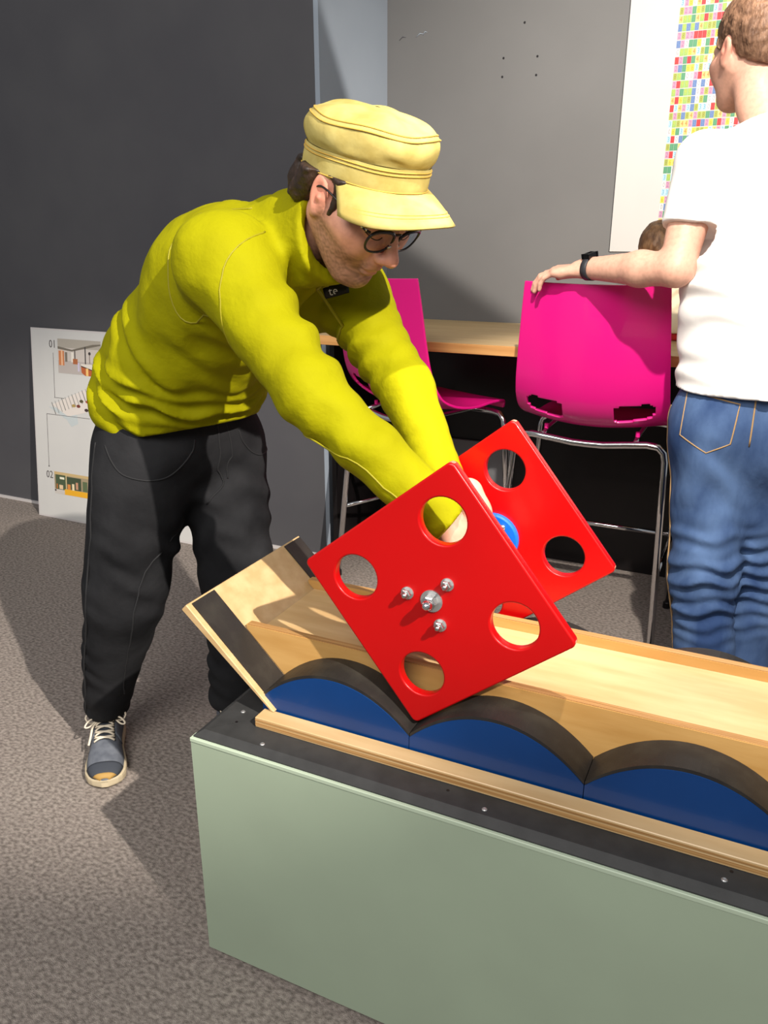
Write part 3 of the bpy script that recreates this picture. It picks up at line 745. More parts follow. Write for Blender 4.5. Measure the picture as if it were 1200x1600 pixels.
def hand_field(g, wrist, xd, zd, side, curls, thumb, s=1., spread=.03):
    F = Frame(wrist, xd, zd, s)
    C_ = lambda a, b, ra, rb, k: g.cone(F(a), F(b), ra * s, rb * s, k * s)
    C_((-.03, 0, 0), (.012, 0, 0), .026, .025, .012)
    ky = [.030, .010, -.010, -.028]; kx = [.088, .093, .088, .078]
    LN = [(.043, .026, .021), (.047, .029, .022), (.043, .027, .021), (.034, .021, .018)]; RD = [.0095, .0097, .0092, .0082]
    for i in range(4):
        y = ky[i] * side
        C_((.006, y * .55, -.002), (kx[i], y, 0), .0145, .0122, .013)
    C_((.02, .018 * side, -.010), (.06, -.018 * side, -.008), .014, .013, .015)
    for i in range(4):
        y = ky[i] * side; p = np.array([kx[i], y, 0.]); a = 0.; r = RD[i]; tips = []
        for j in range(3):
            a += R_(curls[i][j]); dvec = np.array([math.cos(a), spread * side * (1.5 - i) * (1 if j == 0 else .3), -math.sin(a)])
            q = p + nrm(dvec) * LN[i][j]
            C_(p, q, r, r * .93, .0035); r *= .93; tips.append((p, q, a)); p = q
        a_ = tips[-1][2]   # nail
    for (p, q, ra, rb) in thumb:
        C_((p[0], p[1] * side, p[2]), (q[0], q[1] * side, q[2]), ra, rb, .006)
    return F
def join_fields(name, parts, F, base, m, parent, beard=False):
    Vs, Fs, n = [], [], 0
    for g, it in parts:
        V, Fc = g.mesh(); V = relax(V, Fc, it) if it else V
        Vs.append(V); Fs.append(Fc + n); n += len(V)
    V = np.concatenate(Vs); Fc = np.concatenate(Fs)
    me = fastmesh(name, V, Fc); colour_attr(me, skin_cols(V, F, base, beard))
    return link(name, me, m, parent)
def shoe(name, ankle, dirv, parent, mats, s=1., side=1, laces=True):
    """sneaker; ankle is above the heel, dirv horizontal toe direction"""
    d = nrm((dirv[0], dirv[1], 0)); l = np.array([-d[1], d[0], 0]); O = np.array([ankle[0], ankle[1], 0])
    def W(x, y, z): return O + s * (d * x + l * y * side + np.array([0, 0, z]))
    ts = np.linspace(0, 1, 26); X = -.075 + ts * .285
    hw = np.interp(ts, [0, .03, .1, .3, .5, .7, .85, .94, .985, 1], [.012, .024, .034, .036, .040, .048, .046, .036, .020, .006])
    cy = np.interp(ts, [0, .4, .75, 1], [0, -.003, .004, .010])
    top = np.interp(ts, [0, .04, .15, .30, .42, .60, .78, .90, .97, 1], [.060, .098, .108, .104, .092, .074, .060, .050, .040, .030])
    NK = 18
    V, Fc = [], []
    for i in range(26):
        for k in range(NK):
            a = math.pi * k / (NK - 1); ca, sa = math.cos(a), math.sin(a)
            e = .75
            V.append(W(X[i], cy[i] + hw[i] * np.sign(ca) * abs(ca) ** e, .022 + (top[i] - .022) * sa ** .8))
    for i in range(25):
        for k in range(NK - 1): Fc.append((i * NK + k, (i + 1) * NK + k, (i + 1) * NK + k + 1, i * NK + k + 1))
    root = pymesh(name, V, Fc, mats[0], parent, True)
    md = root.modifiers.new('s', 'SUBSURF'); md.levels = 1; md.render_levels = 1
    # sole
    V, Fc = [], []
    lv = [(.0, .94), (.004, 1.03), (.016, 1.07), (.026, 1.05), (.029, .98)]
    for (z, k_) in lv:
        for i in range(26): V.append(W(X[i] * 1.0 + (.004 if i == 25 else (-.004 if i == 0 else 0)), cy[i] + (hw[i] + .002) * k_, z + (.012 * max(0, (ts[i] - .8) / .2) ** 2 if z < .02 else 0)))
        for i in range(25, -1, -1): V.append(W(X[i] + (.004 if i == 25 else (-.004 if i == 0 else 0)), cy[i] - (hw[i] + .002) * k_, z + (.012 * max(0, (ts[i] - .8) / .2) ** 2 if z < .02 else 0)))
    n = 52
    for a in range(len(lv) - 1):
        for i in range(n): Fc.append((a * n + i, a * n + (i + 1) % n, (a + 1) * n + (i + 1) % n, (a + 1) * n + i))
    Fc.append(tuple(range(n))[::-1]); Fc.append(tuple((len(lv) - 1) * n + i for i in range(n)))
    pymesh('sole', V, Fc, mats[1], root, False)
    def topz(x): t = (x + .075) / .285; return np.interp(t, ts, top)
    def hwx(x): t = (x + .075) / .285; return np.interp(t, ts, hw), np.interp(t, ts, cy)
    def skinp(x, f, off=.0015):
        h, c = hwx(x); a = math.acos(np.clip(f, -1, 1)); sa = math.sin(a)
        e = .75; ca = math.cos(a)
        return W(x, c + (h + off) * np.sign(ca) * abs(ca) ** e, .022 + (topz(x) - .022 + off) * sa ** .8)
    def patch(nm, xs, fs, m, off):
        V = [skinp(x, f, off) for x in xs for f in fs]; q = len(fs)
        Fc = [(i * q + k, (i + 1) * q + k, (i + 1) * q + k + 1, i * q + k + 1) for i in range(len(xs) - 1) for k in range(q - 1)]
        o = pymesh(nm, V, Fc, m, root, True); md = o.modifiers.new('s', 'SOLIDIFY'); md.thickness = .002; return o
    patch('tongue', np.linspace(.02, .095, 7), np.linspace(-.52, .52, 7), mats[2], .0012)
    patch('toe_overlay', np.linspace(.165, .2065, 8), np.linspace(-.97, .97, 15), mats[2], .0012)
    patch('side_overlay', np.linspace(.0, .075, 7), np.linspace(.55, .97, 5), mats[0], .0022)
    patch('side_overlay', np.linspace(.0, .075, 7), np.linspace(-.97, -.55, 5), mats[0], .0022)
    patch('toe_bumper', np.linspace(.1985, .2085, 4), np.linspace(-.9, .9, 9), mats[3], .0035)
    if laces:
        for k in range(4):
            x = .035 + .017 * k
            for (f0, f1, dx) in ((-.45, .45, .012), (.45, -.45, .012)):
                pts = [skinp(x + dx * t, f0 + (f1 - f0) * t, .004 + .002 * math.sin(math.pi * t)) for t in np.linspace(0, 1, 7)]
                tube('lace', pts, .0042, mats[4], root, ns=6, flat=((0, 0, 1), .45))
        kx = .028
        for sd in (-1, 1):
            for j, (lx, dz) in enumerate(((.000, .016), (.016, .004))):
                p = [skinp(kx, 0, .006)]
                c = [(kx - .004 + lx, sd * .022, .012 + dz * .6), (kx - .002 + lx * 1.4, sd * .043, .004 + dz), (kx + .004 + lx * 1.5, sd * .052, -.008 + dz), (kx + .008 + lx, sd * .040, -.006), (kx + .004, sd * .018, .004)]
                pts = [p[0]] + [W(x, y, topz(kx) + z) for (x, y, z) in c] + [skinp(kx + .002, 0, .007)]
                tube('lace_loop', catmull(pts, 4), .0030, mats[4], root, ns=6, flat=((0, 0, 1), .6))
        tube('lace_end', catmull([skinp(kx, 0, .008), skinp(kx + .02, -.5, .009), skinp(kx + .045, -.75, .006), skinp(kx + .06, -.86, .005)], 4), .0034, mats[4], root, ns=6, flat=((0, 0, 1), .5))
        lathe('lace_knot', [(.003, -.004), (.0065, 0), (.0065, .005), (.003, .008)], skinp(kx, 0, .002), (0, 0, 1), mats[4], root, 10, True)
    return root

# ================================================================= man in the lime jacket
HF = Frame((-.700, 1.355, 1.413), (.7586, -.2059, -.6182), (.5888, -.1895, .7857), 1.08)
_u, _f = np.array((.3857, -.17, .9069)), np.array((.8724, -.2518, -.4192)); _a = R_(-4.5)
CF = Frame((-.6940, 1.370, 1.415), _f * math.cos(_a) - _u * math.sin(_a), _u * math.cos(_a) + _f * math.sin(_a), 1.10)
PEL = np.array((-1.312, 1.559, .873)); FAC = nrm((.968, -.25, 0)); LEF = np.array([-FAC[1], FAC[0], 0])
hipR, hipL = np.array((-1.335, 1.460, .85)), np.array((-1.265, 1.655, .84))
kneeR, kneeL = np.array((-1.395, 1.395, .485)), np.array((-1.19, 1.60, .49))
ankR, ankL = np.array((-1.520, 1.410, .10)), np.array((-1.235, 1.60, .09))
neckJ = np.array((-.880, 1.415, 1.330))
shR, elR, wrR = np.array((-.925, 1.265, 1.300)), np.array((-.695, 1.170, 1.095)), np.array((-.478, 1.172, .926))
shL, elL, wrL = np.array((-.828, 1.562, 1.235)), np.array((-.640, 1.436, 1.060)), np.array((-.497, 1.315, .905))
m1 = np.array((-1.245, 1.535, 1.06)); m2 = np.array((-1.065, 1.470, 1.240))
SKIN = srgb(206, 152, 128)
gh = G((-.98, 1.16, 1.16), (-.50, 1.56, 1.66), .0032)
head_field(gh, HF, neckJ); gh.cut(CF((0, 0, .034)), CF.z, .004)
hands = []
for (wr, by, sd) in ((wrR, 1.187, 1), (wrL, 1.303, -1)):
    xd = np.array([.45, 0, -.893]); zd = np.array([.893, 0, .45]); bar = np.array([CX, by, CZ])
    wp = bar - xd * .080 + zd * .0275
    lo = np.minimum(wp, wr) - .10; hi = np.maximum(wp, wr) + .10; lo[2] = .70
    gg = G(lo, hi, .003)
    gg.cone(wr, wp, .030, .027, .01, n=zd, sq=.8)
    hand_field(gg, wp, xd, zd, sd, [(38, 78, 55), (42, 80, 52), (46, 80, 52), (50, 78, 52)],
               [((.018, .022, -.012), (.048, .040, -.030), .014, .0125), ((.048, .040, -.030), (.078, .030, -.050), .0115, .0105), ((.078, .030, -.050), (.095, .012, -.052), .0102, .0085)])
    hands.append((gg, 1))
gt = G((-1.65, 1.0, .06), (-.42, 1.85, 1.42), .012)
gt.ell(PEL, (.12, .16, .12), [FAC, LEF, (0, 0, 1)], .05)
gt.cone(PEL, m1, .125, .125, .06, n=FAC, sq=.85); gt.cone(m1, m2, .125, .12, .06); gt.cone(m2, neckJ, .09, .055, .03)
gt.cone(m2, shR, .08, .055, .03); gt.cone(m2, shL, .08, .055, .03)
for a, b, c in ((shR, elR, wrR), (shL, elL, wrL)): gt.cone(a, b, .045, .036, .02); gt.cone(b, c, .036, .028, .01)
for a, b, c in ((hipR, kneeR, ankR), (hipL, kneeL, ankL)): gt.cone(a, b, .082, .055, .05); gt.cone(b, c, .052, .036, .03)
for a in (ankR, ankL): gt.cone(a, a + np.array((.03, -.04, -.055)), .026, .018, .01)
man = join_fields('person', [(gh, 1)] + hands + [(gt, 1)], HF, SKIN, 'skin', None, True)
tag(man, 'man in lime jacket, yellow cap and glasses bending over the square wheels', 'person')
# hair: back and sides below the cap
gr = G((-.93, 1.20, 1.22), (-.56, 1.58, 1.62), .0035)
s = HF.s
for y in (-1, 1):
    gr.cone(HF((.020, y * .071, .036)), HF((.027, y * .0735, -.014)), .010 * s, .005 * s, .006)
    gr.cone(HF((-.045, y * .066, .03)), HF((-.055, y * .062, -.030)), .026 * s, .022 * s, .02)
    gr.cone(HF((.015, y * .068, .044)), HF((-.045, y * .066, .040)), .012 * s, .022 * s, .01)
gr.cone(HF((-.085, -.03, .02)), HF((-.085, .03, .02)), .030 * s, .030 * s, .02)
gr.cone(HF((-.090, -.025, -.03)), HF((-.090, .025, -.03)), .030 * s, .030 * s, .02)
gr.cone(HF((-.082, -.022, -.07)), HF((-.082, .022, -.07)), .026 * s, .026 * s, .02)
gr.waves(.0030, 150, 3, 7, stretch=(1, 1, .5)); gr.waves(.0016, 420, 4, 6)
gr.cut(CF((0, 0, .034)), CF.z, .004)
gobj('hair', gr, 'hair', man, 0)
# jacket
gj = G((-1.60, .98, .84), (-.40, 1.86, 1.46), .0065)
axT = nrm(m2 - m1)
gj.ell(PEL + np.array((0, 0, .085)), (.182, .206, .130), [FAC, LEF, (0, 0, 1)], .04)
gj.cone(PEL + np.array((.0, 0, .13)), m1 + np.array((-.0, 0, .0)), .178, .178, .06, n=FAC, sq=.90)
gj.cone(m1, m2, .180, .178, .07, n=np.cross(axT, LEF), sq=.90)
gj.cone(m2, neckJ - np.array((.02, 0, .02)), .150, .085, .06)
gj.cone(m2 + np.array((.03, -.03, .01)), shR, .125, .088, .05); gj.cone(m2 + np.array((.02, .03, 0)), shL, .115, .078, .05)
gj.cone(shR, elR, .082, .057, .04); gj.cone(elR, wrR, .057, .043, .03); gj.cone(wrR, wrR + (wrR - elR) * .22, .043, .041, .01)
gj.cone(shL, elL, .076, .052, .035); gj.cone(elL, wrL, .052, .041, .03); gj.cone(wrL, wrL + (wrL - elL) * .05, .041, .040, .01)
gj.cutlocal(wrR + (wrR - elR) * .18, wrR - elR, .10); gj.cutlocal(wrL + (wrL - elL) * .06, wrL - elL, .085)
# stand collar
ncd = nrm(HF((-.03, 0, -.10)) - neckJ); ca = neckJ - ncd * .02; cb = neckJ + ncd * .142
gj.cone(ca, cb, .094, .090, .03)
gj.cone(neckJ + ncd * .06, cb + ncd * .12, .070, .073, .006, 'sub')
gj.cutlocal(cb, ncd * .95 + HF.x * .30, .13)
# folds in the cloth
gj.folds(m1, m2, 3.2, .009, -.9, .9, .30, -LEF, 9, .4); gj.folds(PEL, m1, 5, .010, .42, 1.2, .30, -LEF * .6 + FAC * .8, 14, 1.)
gj.folds(shR, elR, 4, .008, .1, 1.25, .14, LEF, 22, 0.); gj.folds(elR, wrR, 3, .005, 0, 1., .11, -LEF, 16, 1.)
gj.folds(shL, elL, 6, .008, .0, 1.1, .13, -FAC, 26, .5); gj.folds(elL, wrL, 8, .0035, .3, 1.1, .10, -FAC * .6 - np.array((0, 0, .6)), 10, .5)
gj.folds(shR, m2, 3, .010, -.2, 1.2, .20, FAC, 20, 2.)
gj.waves(.0040, 30, 11, 6); gj.waves(.0026, 66, 12, 7)
gj.cutlocal(PEL + np.array((0, 0, .022)), (.20, -.05, -1), .50)
VJ, FJ = gj.mesh(); VJ = relax(VJ, FJ, 2)
jk = link('jacket', fastmesh('jacket', VJ, FJ), 'jacket', man)
bj = bvh_of((VJ, FJ))
# trousers
gp = G((-1.70, 1.15, .05), (-.98, 1.86, 1.02), .0065)
gp.ell(PEL + np.array((0, 0, .02)), (.150, .182, .13), [FAC, LEF, (0, 0, 1)], .05)
gp.cone(PEL + np.array((0, 0, .10)), PEL, .16, .165, .03, n=FAC, sq=.86)
gp.cone(hipR, kneeR, .126, .098, .05); gp.cone(kneeR, ankR + (0, 0, .035), .098, .060, .035)
gp.cone(hipL, kneeL, .122, .092, .05); gp.cone(kneeL, ankL + (0, 0, .035), .092, .062, .035)
gp.folds(kneeR, ankR, 6, .006, .1, 1.2, .15, -FAC, 12, 0); gp.folds(hipR, kneeR, 4, .005, .3, 1.2, .18, FAC, 18, .6)
gp.folds(kneeL, ankL, 6, .006, .1, 1.2, .15, -FAC, 12, 0); gp.folds(hipL, kneeL, 4, .005, .0, 1.2, .18, FAC, 18, .6)
gp.waves(.004, 30, 21, 6); gp.waves(.0018, 70, 22, 6)
gp.cut((0, 0, .098), (0, 0, -1)); gp.cut((0, 0, 1.0), (0, 0, 1))
VP, FP = gp.mesh(); VP = relax(VP, FP, 1)
tr = link('trousers', fastmesh('trousers', VP, FP), 'jeansblack', man)
bp_ = bvh_of((VP, FP))
P_ = lambda a, l, z: PEL + FAC * a + LEF * l + np.array((0, 0, z))
seam('pocket_edge', [P_(.02, -.22, .02), P_(.06, -.2, -.045), P_(.13, -.13, -.055), P_(.17, -.08, -.01), P_(.18, -.07, .03)], bp_, .0022, 'stitchdark', tr)
seam('pocket_edge', [P_(.02, .22, .02), P_(.06, .2, -.045), P_(.13, .13, -.055), P_(.17, .08, -.01), P_(.18, .07, .03)], bp_, .0022, 'stitchdark', tr)
seam('fly', [P_(.2, .0, .06), P_(.2, .0, -.02), P_(.17, .0, -.09), P_(.1, 0, -.15)], bp_, .0024, 'stitchdark', tr)
seam('fly', [P_(.2, .035, .06), P_(.2, .035, -.04), P_(.18, .01, -.09)], bp_, .0018, 'stitchdark', tr)
so = -LEF * .3 - FAC * .04
seam('side_seam', [hipR + so * .8 + (0, 0, .08), hipR * .6 + kneeR * .4 + so, kneeR + so, kneeR * .4 + ankR * .6 + so * .8, ankR + so * .6 + (0, 0, .02)], bp_, .0024, 'stitchdark', tr)
seam('inner_seam', [hipL - LEF * .2 - (0, 0, .14), kneeL - LEF * .3, kneeL * .4 + ankL * .6 - LEF * .3, ankL - LEF * .25 + (0, 0, .03)], bp_, .0022, 'stitchdark', tr)
for (a, sd, nm) in ((ankR, 1, 'shoe'), (ankL, -1, 'shoe')):
    dd = (.60, -.80) if sd == 1 else (.85, -.45)
    shoe('shoe', a, dd, man, ['shoegrey', 'sole', 'shoedark', 'gum', 'lace'], 1.0, sd)
    tube('sock', [a + np.array((0, 0, .04)), a + np.array((-.004, .004, -.03))], .040, 'sock', man, ns=16)
# jacket details
raglan = [neckJ + np.array((-.03, -.07, .06)), m2 + np.array((.02, -.14, .15)), m2 + np.array((-.02, -.2, .06)), m2 + np.array((.02, -.2, -.06)), shR + np.array((.02, -.06, -.12))]
seam('raglan_seam', raglan, bj, .0018, 'jacketseam', jk, off=.0002)
seam('sleeve_seam', [shR * .62 + elR * .38 + np.array(v) for v in ((-.02, .05, .12), (-.02, -.09, .07), (-.06, -.10, -.06), (-.06, -.02, -.12))], bj, .0017, 'jacketseam', jk)
seam('sleeve_seam', [elR + np.array((-.03, -.05, -.10)), elR * .5 + wrR * .5 + np.array((0, -.10, -.03)), wrR + np.array((0, -.08, -.01))], bj, .0017, 'jacketseam', jk)
zt = cb + HF.x * .07 - ncd * .01
seam('zip', [zt, neckJ + HF.x * .12 - ncd * .02, neckJ + np.array((.10, -.02, -.10)), neckJ + np.array((.05, -.0, -.22))], bj, .0032, 'jacketseam', jk)

# badge with white letters under the chin
def place_on(bvh, p, look, upv):
    """frame on the cloth near p: origin, right, up, normal"""
    q = bvh.find_nearest(Vector(p)); o = np.array(q[0]); n = np.array(q[1])
    if n @ look < 0: n = -n
    r = nrm(np.cross(upv, n)); u = np.cross(n, r); return o, r, u, n
CAMP = np.array((0, 0, 1.35))
BADGE = np.array((-.737, 1.321, 1.251))
_h = bj.ray_cast(Vector(CAMP), Vector(nrm(BADGE - CAMP))); BADGE = np.array(_h[0])
bo, br, bu, bn = place_on(bj, BADGE, nrm(CAMP - BADGE), np.array((-.25, .1, 1.)))
V = []; NBX = 9
for i in range(NBX):
    for k in range(3):
        p = bo + br * (-.014 + .052 * i / (NBX - 1)) + bu * (-.012 + .024 * k / 2)
        q = bj.find_nearest(Vector(p)); V.append(np.array(q[0]) + bn * .0022)
Fc = [(i * 3 + k, (i + 1) * 3 + k, (i + 1) * 3 + k + 1, i * 3 + k + 1) for i in range(NBX - 1) for k in range(2)]
bg = pymesh('badge', V, Fc, 'logo', jk, True); md = bg.modifiers.new('s', 'SOLIDIFY'); md.thickness = .0015; md.offset = 1
me = text_mesh('te', .024, .0003)
mt = Matrix.Identity(4)
for i in range(3): mt[i][0], mt[i][1], mt[i][2], mt[i][3] = br[i], bu[i], bn[i], (bo + bn * .0050 + br * .006)[i]
me.transform(mt); link('letters', me, 'letter', bg)

# cap
def cap_ring(z, ax, by, cx, n=64, ruff=0., sd=0):
    r = np.random.RandomState(sd); ph = r.uniform(0, 6.28, 4); out = []
    for k in range(n):
        a = 2 * math.pi * k / n; w_ = 1 + ruff * (math.sin(3 * a + ph[0]) * .5 + math.sin(7 * a + ph[1]) * .35 + math.sin(13 * a + ph[2]) * .3)
        out.append((cx + ax * w_ * math.cos(a), by * w_ * math.sin(a), z + ruff * .12 * math.sin(5 * a + ph[3])))
    return out
CT = math.tan(R_(3))
def cap_tilt(p): return (p[0], p[1], p[2] + CT * p[0])
band = [(.026, .1075, .0895), (.028, .1095, .0915), (.034, .1100, .0920), (.046, .1098, .0920), (.058, .1090, .0912), (.064, .1080, .0902)]
rings = [cap_ring(z, a, b, -.006, ruff=.006, sd=1) for (z, a, b) in band]
crown = [(.064, .1070, .0890, .004), (.066, .1075, .0900, .008), (.071, .1105, .0935, .020), (.078, .1125, .0965, .026), (.087, .1135, .0980, .026), (.096, .1125, .0970, .022), (.104, .1095, .0940, .018), (.108, .1065, .0910, .016), (.112, .1025, .0870, .018), (.118, .092, .0775, .022), (.123, .074, .062, .024), (.127, .050, .042, .020), (.129, .025, .021, .012), (.130, .004, .004, 0)]
crings = [cap_ring(z, a, b, -.006 - .02 * (z - .06), ruff=rf, sd=4 + int(i / 3)) for i, (z, a, b, rf) in enumerate(crown)]
def loft(nm, R, m, par, close_in=False):
    V = [CF(cap_tilt(p)) for r in R for p in r]; n = len(R[0])
    Fc = [(i * n + k, i * n + (k + 1) % n, (i + 1) * n + (k + 1) % n, (i + 1) * n + k) for i in range(len(R) - 1) for k in range(n)]
    o = pymesh(nm, V, Fc, m, par, True); md = o.modifiers.new('s', 'SUBSURF'); md.levels = 1; md.render_levels = 2
    return o
cp = loft('cap', crings, 'cap', man)
inner = [cap_ring(.064, .1045, .0865, -.006, ruff=.006, sd=1), cap_ring(.026, .1045, .0865, -.006, ruff=.006, sd=1)]
loft('band', inner + rings, 'cap', cp)
def ring_at(z, a, b, sd, rf, off):
    return [CF(cap_tilt((-.006 - .02 * (z - .06) + (p[0] + .006 + .02 * (z - .06)) * (1 + off), p[1] * (1 + off), p[2]))) for p in cap_ring(z, a, b, -.006 - .02 * (z - .06), ruff=rf, sd=sd)]
for (z, a, b, rf, sd) in ((.1045, .1095, .0940, .017, 6), (.1105, .1040, .0885, .017, 6)): tube('stitching', ring_at(z, a, b, sd, rf, .004), .0013, 'capseam', cp, True, 5)
for (z, a, b) in ((.0305, .1099, .0919), (.0595, .1088, .0910), (.0545, .1094, .0915)): tube('stitching', [CF(cap_tilt(((p[0] + .006) * 1.004 - .006, p[1] * 1.004, p[2]))) for p in cap_ring(z, a, b, -.006, ruff=.006, sd=1)], .0011, 'capseam', cp, True, 5)
# brim
def brim_pt(th, t):
    ix, iy = -.006 + .1095 * math.cos(th), .0915 * math.sin(th)
    L = .066 * max(0., math.cos(th * .93)) ** .55
    ox = ix + L * t * (.86 + .14 * math.cos(th)); oy = iy + L * t * .42 * math.sin(th)
    zz = .028 - t * (.018 + .011 * t) * (L / .066) - .020 * (oy / .09) ** 2 * t
    return (ox, oy, zz)
NT, NR = 41, 9
V = []; th = np.linspace(-R_(76), R_(76), NT)
for j in range(NR):
    for a in th: V.append(CF(cap_tilt(brim_pt(a, j / (NR - 1)))))
Fc = [(j * NT + k, j * NT + k + 1, (j + 1) * NT + k + 1, (j + 1) * NT + k) for j in range(NR - 1) for k in range(NT - 1)]
bm_ = pymesh('brim', V, Fc, 'cap', cp, True); md = bm_.modifiers.new('s', 'SOLIDIFY'); md.thickness = .004; md.offset = 0
for t_ in (.78, .70):
    tube('stitching', [CF(cap_tilt(np.array(brim_pt(a, t_)) + np.array((0, 0, .0024)))) for a in np.linspace(-R_(70), R_(70), 40)], .0009, 'capseam', cp, False, 5)

# glasses
gl = empty('glasses', HF((.10, 0, 0))); gl.parent = man
def lens_loop(sd, n=28):
    out = []
    for k in range(n):
        a = 2 * math.pi * k / n; c, s_ = math.cos(a), math.sin(a)
        rx, rz = .0265, (.0185 if s_ > 0 else .0225)
        y = sd * .0335 + rx * np.sign(c) * abs(c) ** .82; z = -.004 + rz * np.sign(s_) * abs(s_) ** .88
        x = .1085 - 1.9 * (y * y) - .10 * (-.004 - z)
        out.append((x, y, z))
    return out
for sd in (-1, 1):
    L = lens_loop(sd); P = [HF(p) for p in L]
    fr = tube('lens_rim', P, [.0022 + .0014 * max(0, math.sin(2 * math.pi * k / 28)) for k in range(28)], 'glassframe', gl, True, 8)
    c = HF(np.mean(np.array(L), 0) + np.array((.0012, 0, 0)))
    pymesh('lens', [c] + P, [(0, i + 1, (i + 1) % 28 + 1) for i in range(28)], 'lens', gl, True)
    tube('temple', catmull([HF((.1005, sd * .0600, .008)), HF((.092, sd * .0685, .010)), HF((.06, sd * .0745, .012)), HF((.01, sd * .0795, .014)), HF((-.012, sd * .0800, .008)), HF((-.026, sd * .0770, -.012))], 5), [.0026] * 6 + [.0019] * 20, 'glassframe', gl, ns=8)
    tube('hinge', [HF((.097, sd * .0655, .0098)), HF((.087, sd * .0698, .0106))], .0030, 'steel', gl, ns=8)
    tube('nose_pad', [HF((.112, sd * .0090, -.010)), HF((.108, sd * .0110, -.018))], .0022, 'steel', gl, ns=8)
tube('bridge', catmull([HF((.1070, -.0095, .006)), HF((.1105, 0, .0095)), HF((.1070, .0095, .006))], 5), .0022, 'glassframe', gl, ns=8)
for sd in (-1, 1):
    tube('eyelashes', catmull([HF((.0915, sd * .018, -.0060)), HF((.0945, sd * .026, -.0085)), HF((.0945, sd * .034, -.0088)), HF((.0900, sd * .044, -.0060)), HF((.0840, sd * .050, -.0030))], 4), .0011, 'hair', man, ns=5)

# ================================================================= man in the white T-shirt
HR = Frame((-.160, 2.565, 1.800), (-.62, .78, -.10), (-.05, .06, 1.0), 1.06)
qPel = np.array((-.028, 2.345, .885)); qF = nrm((-.06, 1, 0)); qL = np.array((-qF[1], qF[0], 0))
qNeck = np.array((-.085, 2.500, 1.600)); qM = np.array((-.045, 2.400, 1.18)); qC = np.array((-.065, 2.440, 1.42))
qsL, qeL, qwL = np.array((-.232, 2.435, 1.530)), np.array((-.258, 2.325, 1.262)), np.array((-.520, 2.468, 1.254))
qsR, qeR, qwR = np.array((.105, 2.47, 1.525)), np.array((.165, 2.56, 1.24)), np.array((.06, 2.80, 1.12))
qhL, qkL, qaL = np.array((-.118, 2.335, .86)), np.array((-.088, 2.262, .47)), np.array((-.045, 2.235, .09))
qhR, qkR, qaR = np.array((.062, 2.345, .86)), np.array((.022, 2.400, .47)), np.array((.040, 2.400, .09))
SK2 = srgb(224, 172, 148)
g1 = G((-.36, 2.32, 1.52), (.06, 2.78, 1.97), .0036); head_field(g1, HR, qNeck)
g2 = G((-.80, 2.26, 1.12), (-.15, 2.62, 1.50), .0036)
g2.cone(qsL * .4 + qeL * .6, qeL, .052, .044, .02); g2.cone(qeL, qeL * .62 + qwL * .38, .044, .046, .02); g2.cone(qeL * .62 + qwL * .38, qwL, .046, .030, .02)
hx = nrm((-.985, .16, -.10))
hand_field(g2, qwL + hx * .015, hx, (-.05, -.18, 1), -1, [(14, 24, 18), (16, 28, 20), (18, 30, 20), (20, 30, 22)],
           [((.018, .022, -.008), (.050, .046, -.016), .013, .0115), ((.050, .046, -.016), (.080, .052, -.024), .0105, .0098), ((.080, .052, -.024), (.100, .048, -.030), .0095, .008)])
g3 = G((-.02, 2.40, 1.00), (.30, 2.98, 1.40), .005)
g3.cone(qsR * .4 + qeR * .6, qeR, .052, .044, .02); g3.cone(qeR, qwR, .046, .030, .02)
hand_field(g3, qwR + nrm(qwR - qeR) * .015, nrm((-.3, .9, -.35)), (0, .3, 1), 1, [(20, 30, 20)] * 4, [((.018, .022, -.008), (.050, .046, -.016), .013, .0115), ((.050, .046, -.016), (.09, .052, -.024), .0105, .009)])
g4 = G((-.40, 2.10, .04), (.32, 2.75, 1.66), .012)
g4.cone(qPel, qM, .12, .115, .05, n=qF, sq=.8); g4.cone(qM, qC, .115, .13, .05, n=qF, sq=.8); g4.cone(qC, qNeck, .09, .055, .04)
g4.cone(qC, qsL, .08, .055, .03); g4.cone(qC, qsR, .08, .055, .03)
for a, b in ((qsL, qeL), (qsR, qeR)): g4.cone(a, b, .052, .042, .02)
for a, b, c in ((qhL, qkL, qaL), (qhR, qkR, qaR)): g4.cone(a, b, .08, .055, .04); g4.cone(b, c, .052, .036, .03)
for a in (qaL, qaR): g4.cone(a, a + qF * .07 - (0, 0, .055), .03, .022, .02)
m2p = join_fields('person', [(g1, 1), (g2, 1), (g3, 1), (g4, 1)], HR, SK2, 'skin', None)
tag(m2p, 'man in white T-shirt and blue jeans seen from behind, hand on a stool', 'person')
# short hair
gb = G((-.36, 2.34, 1.62), (.06, 2.76, 1.98), .0036); s_ = HR.s
gb.ell(HR((-.016, 0, .050)), np.array((.103, .0815, .090)) * s_, HR.A, .01)
gb.ell(HR((-.060, 0, .005)), np.array((.060, .070, .075)) * s_, HR.A, .03)
gb.ell(HR((.075, 0, -.030)), np.array((.055, .11, .085)) * s_, HR.A, .012, 'sub')
for y in (-1, 1):
    gb.ell(HR((-.004, y * .085, -.012)), np.array((.024, .022, .036)) * s_, HR.A, .01, 'sub')
    gb.cone(HR((.028, y * .070, .03)), HR((.024, y * .072, -.012)), .009, .005, .008)
gb.cut(HR((-.09, 0, -.052)), -HR.z * .9 + HR.x * .45, .01)
gb.waves(.0022, 260, 8, 7, stretch=(1, 1, .6)); gb.waves(.0014, 620, 9, 6)
gobj('hair', gb, 'hairbrown', m2p, 0)
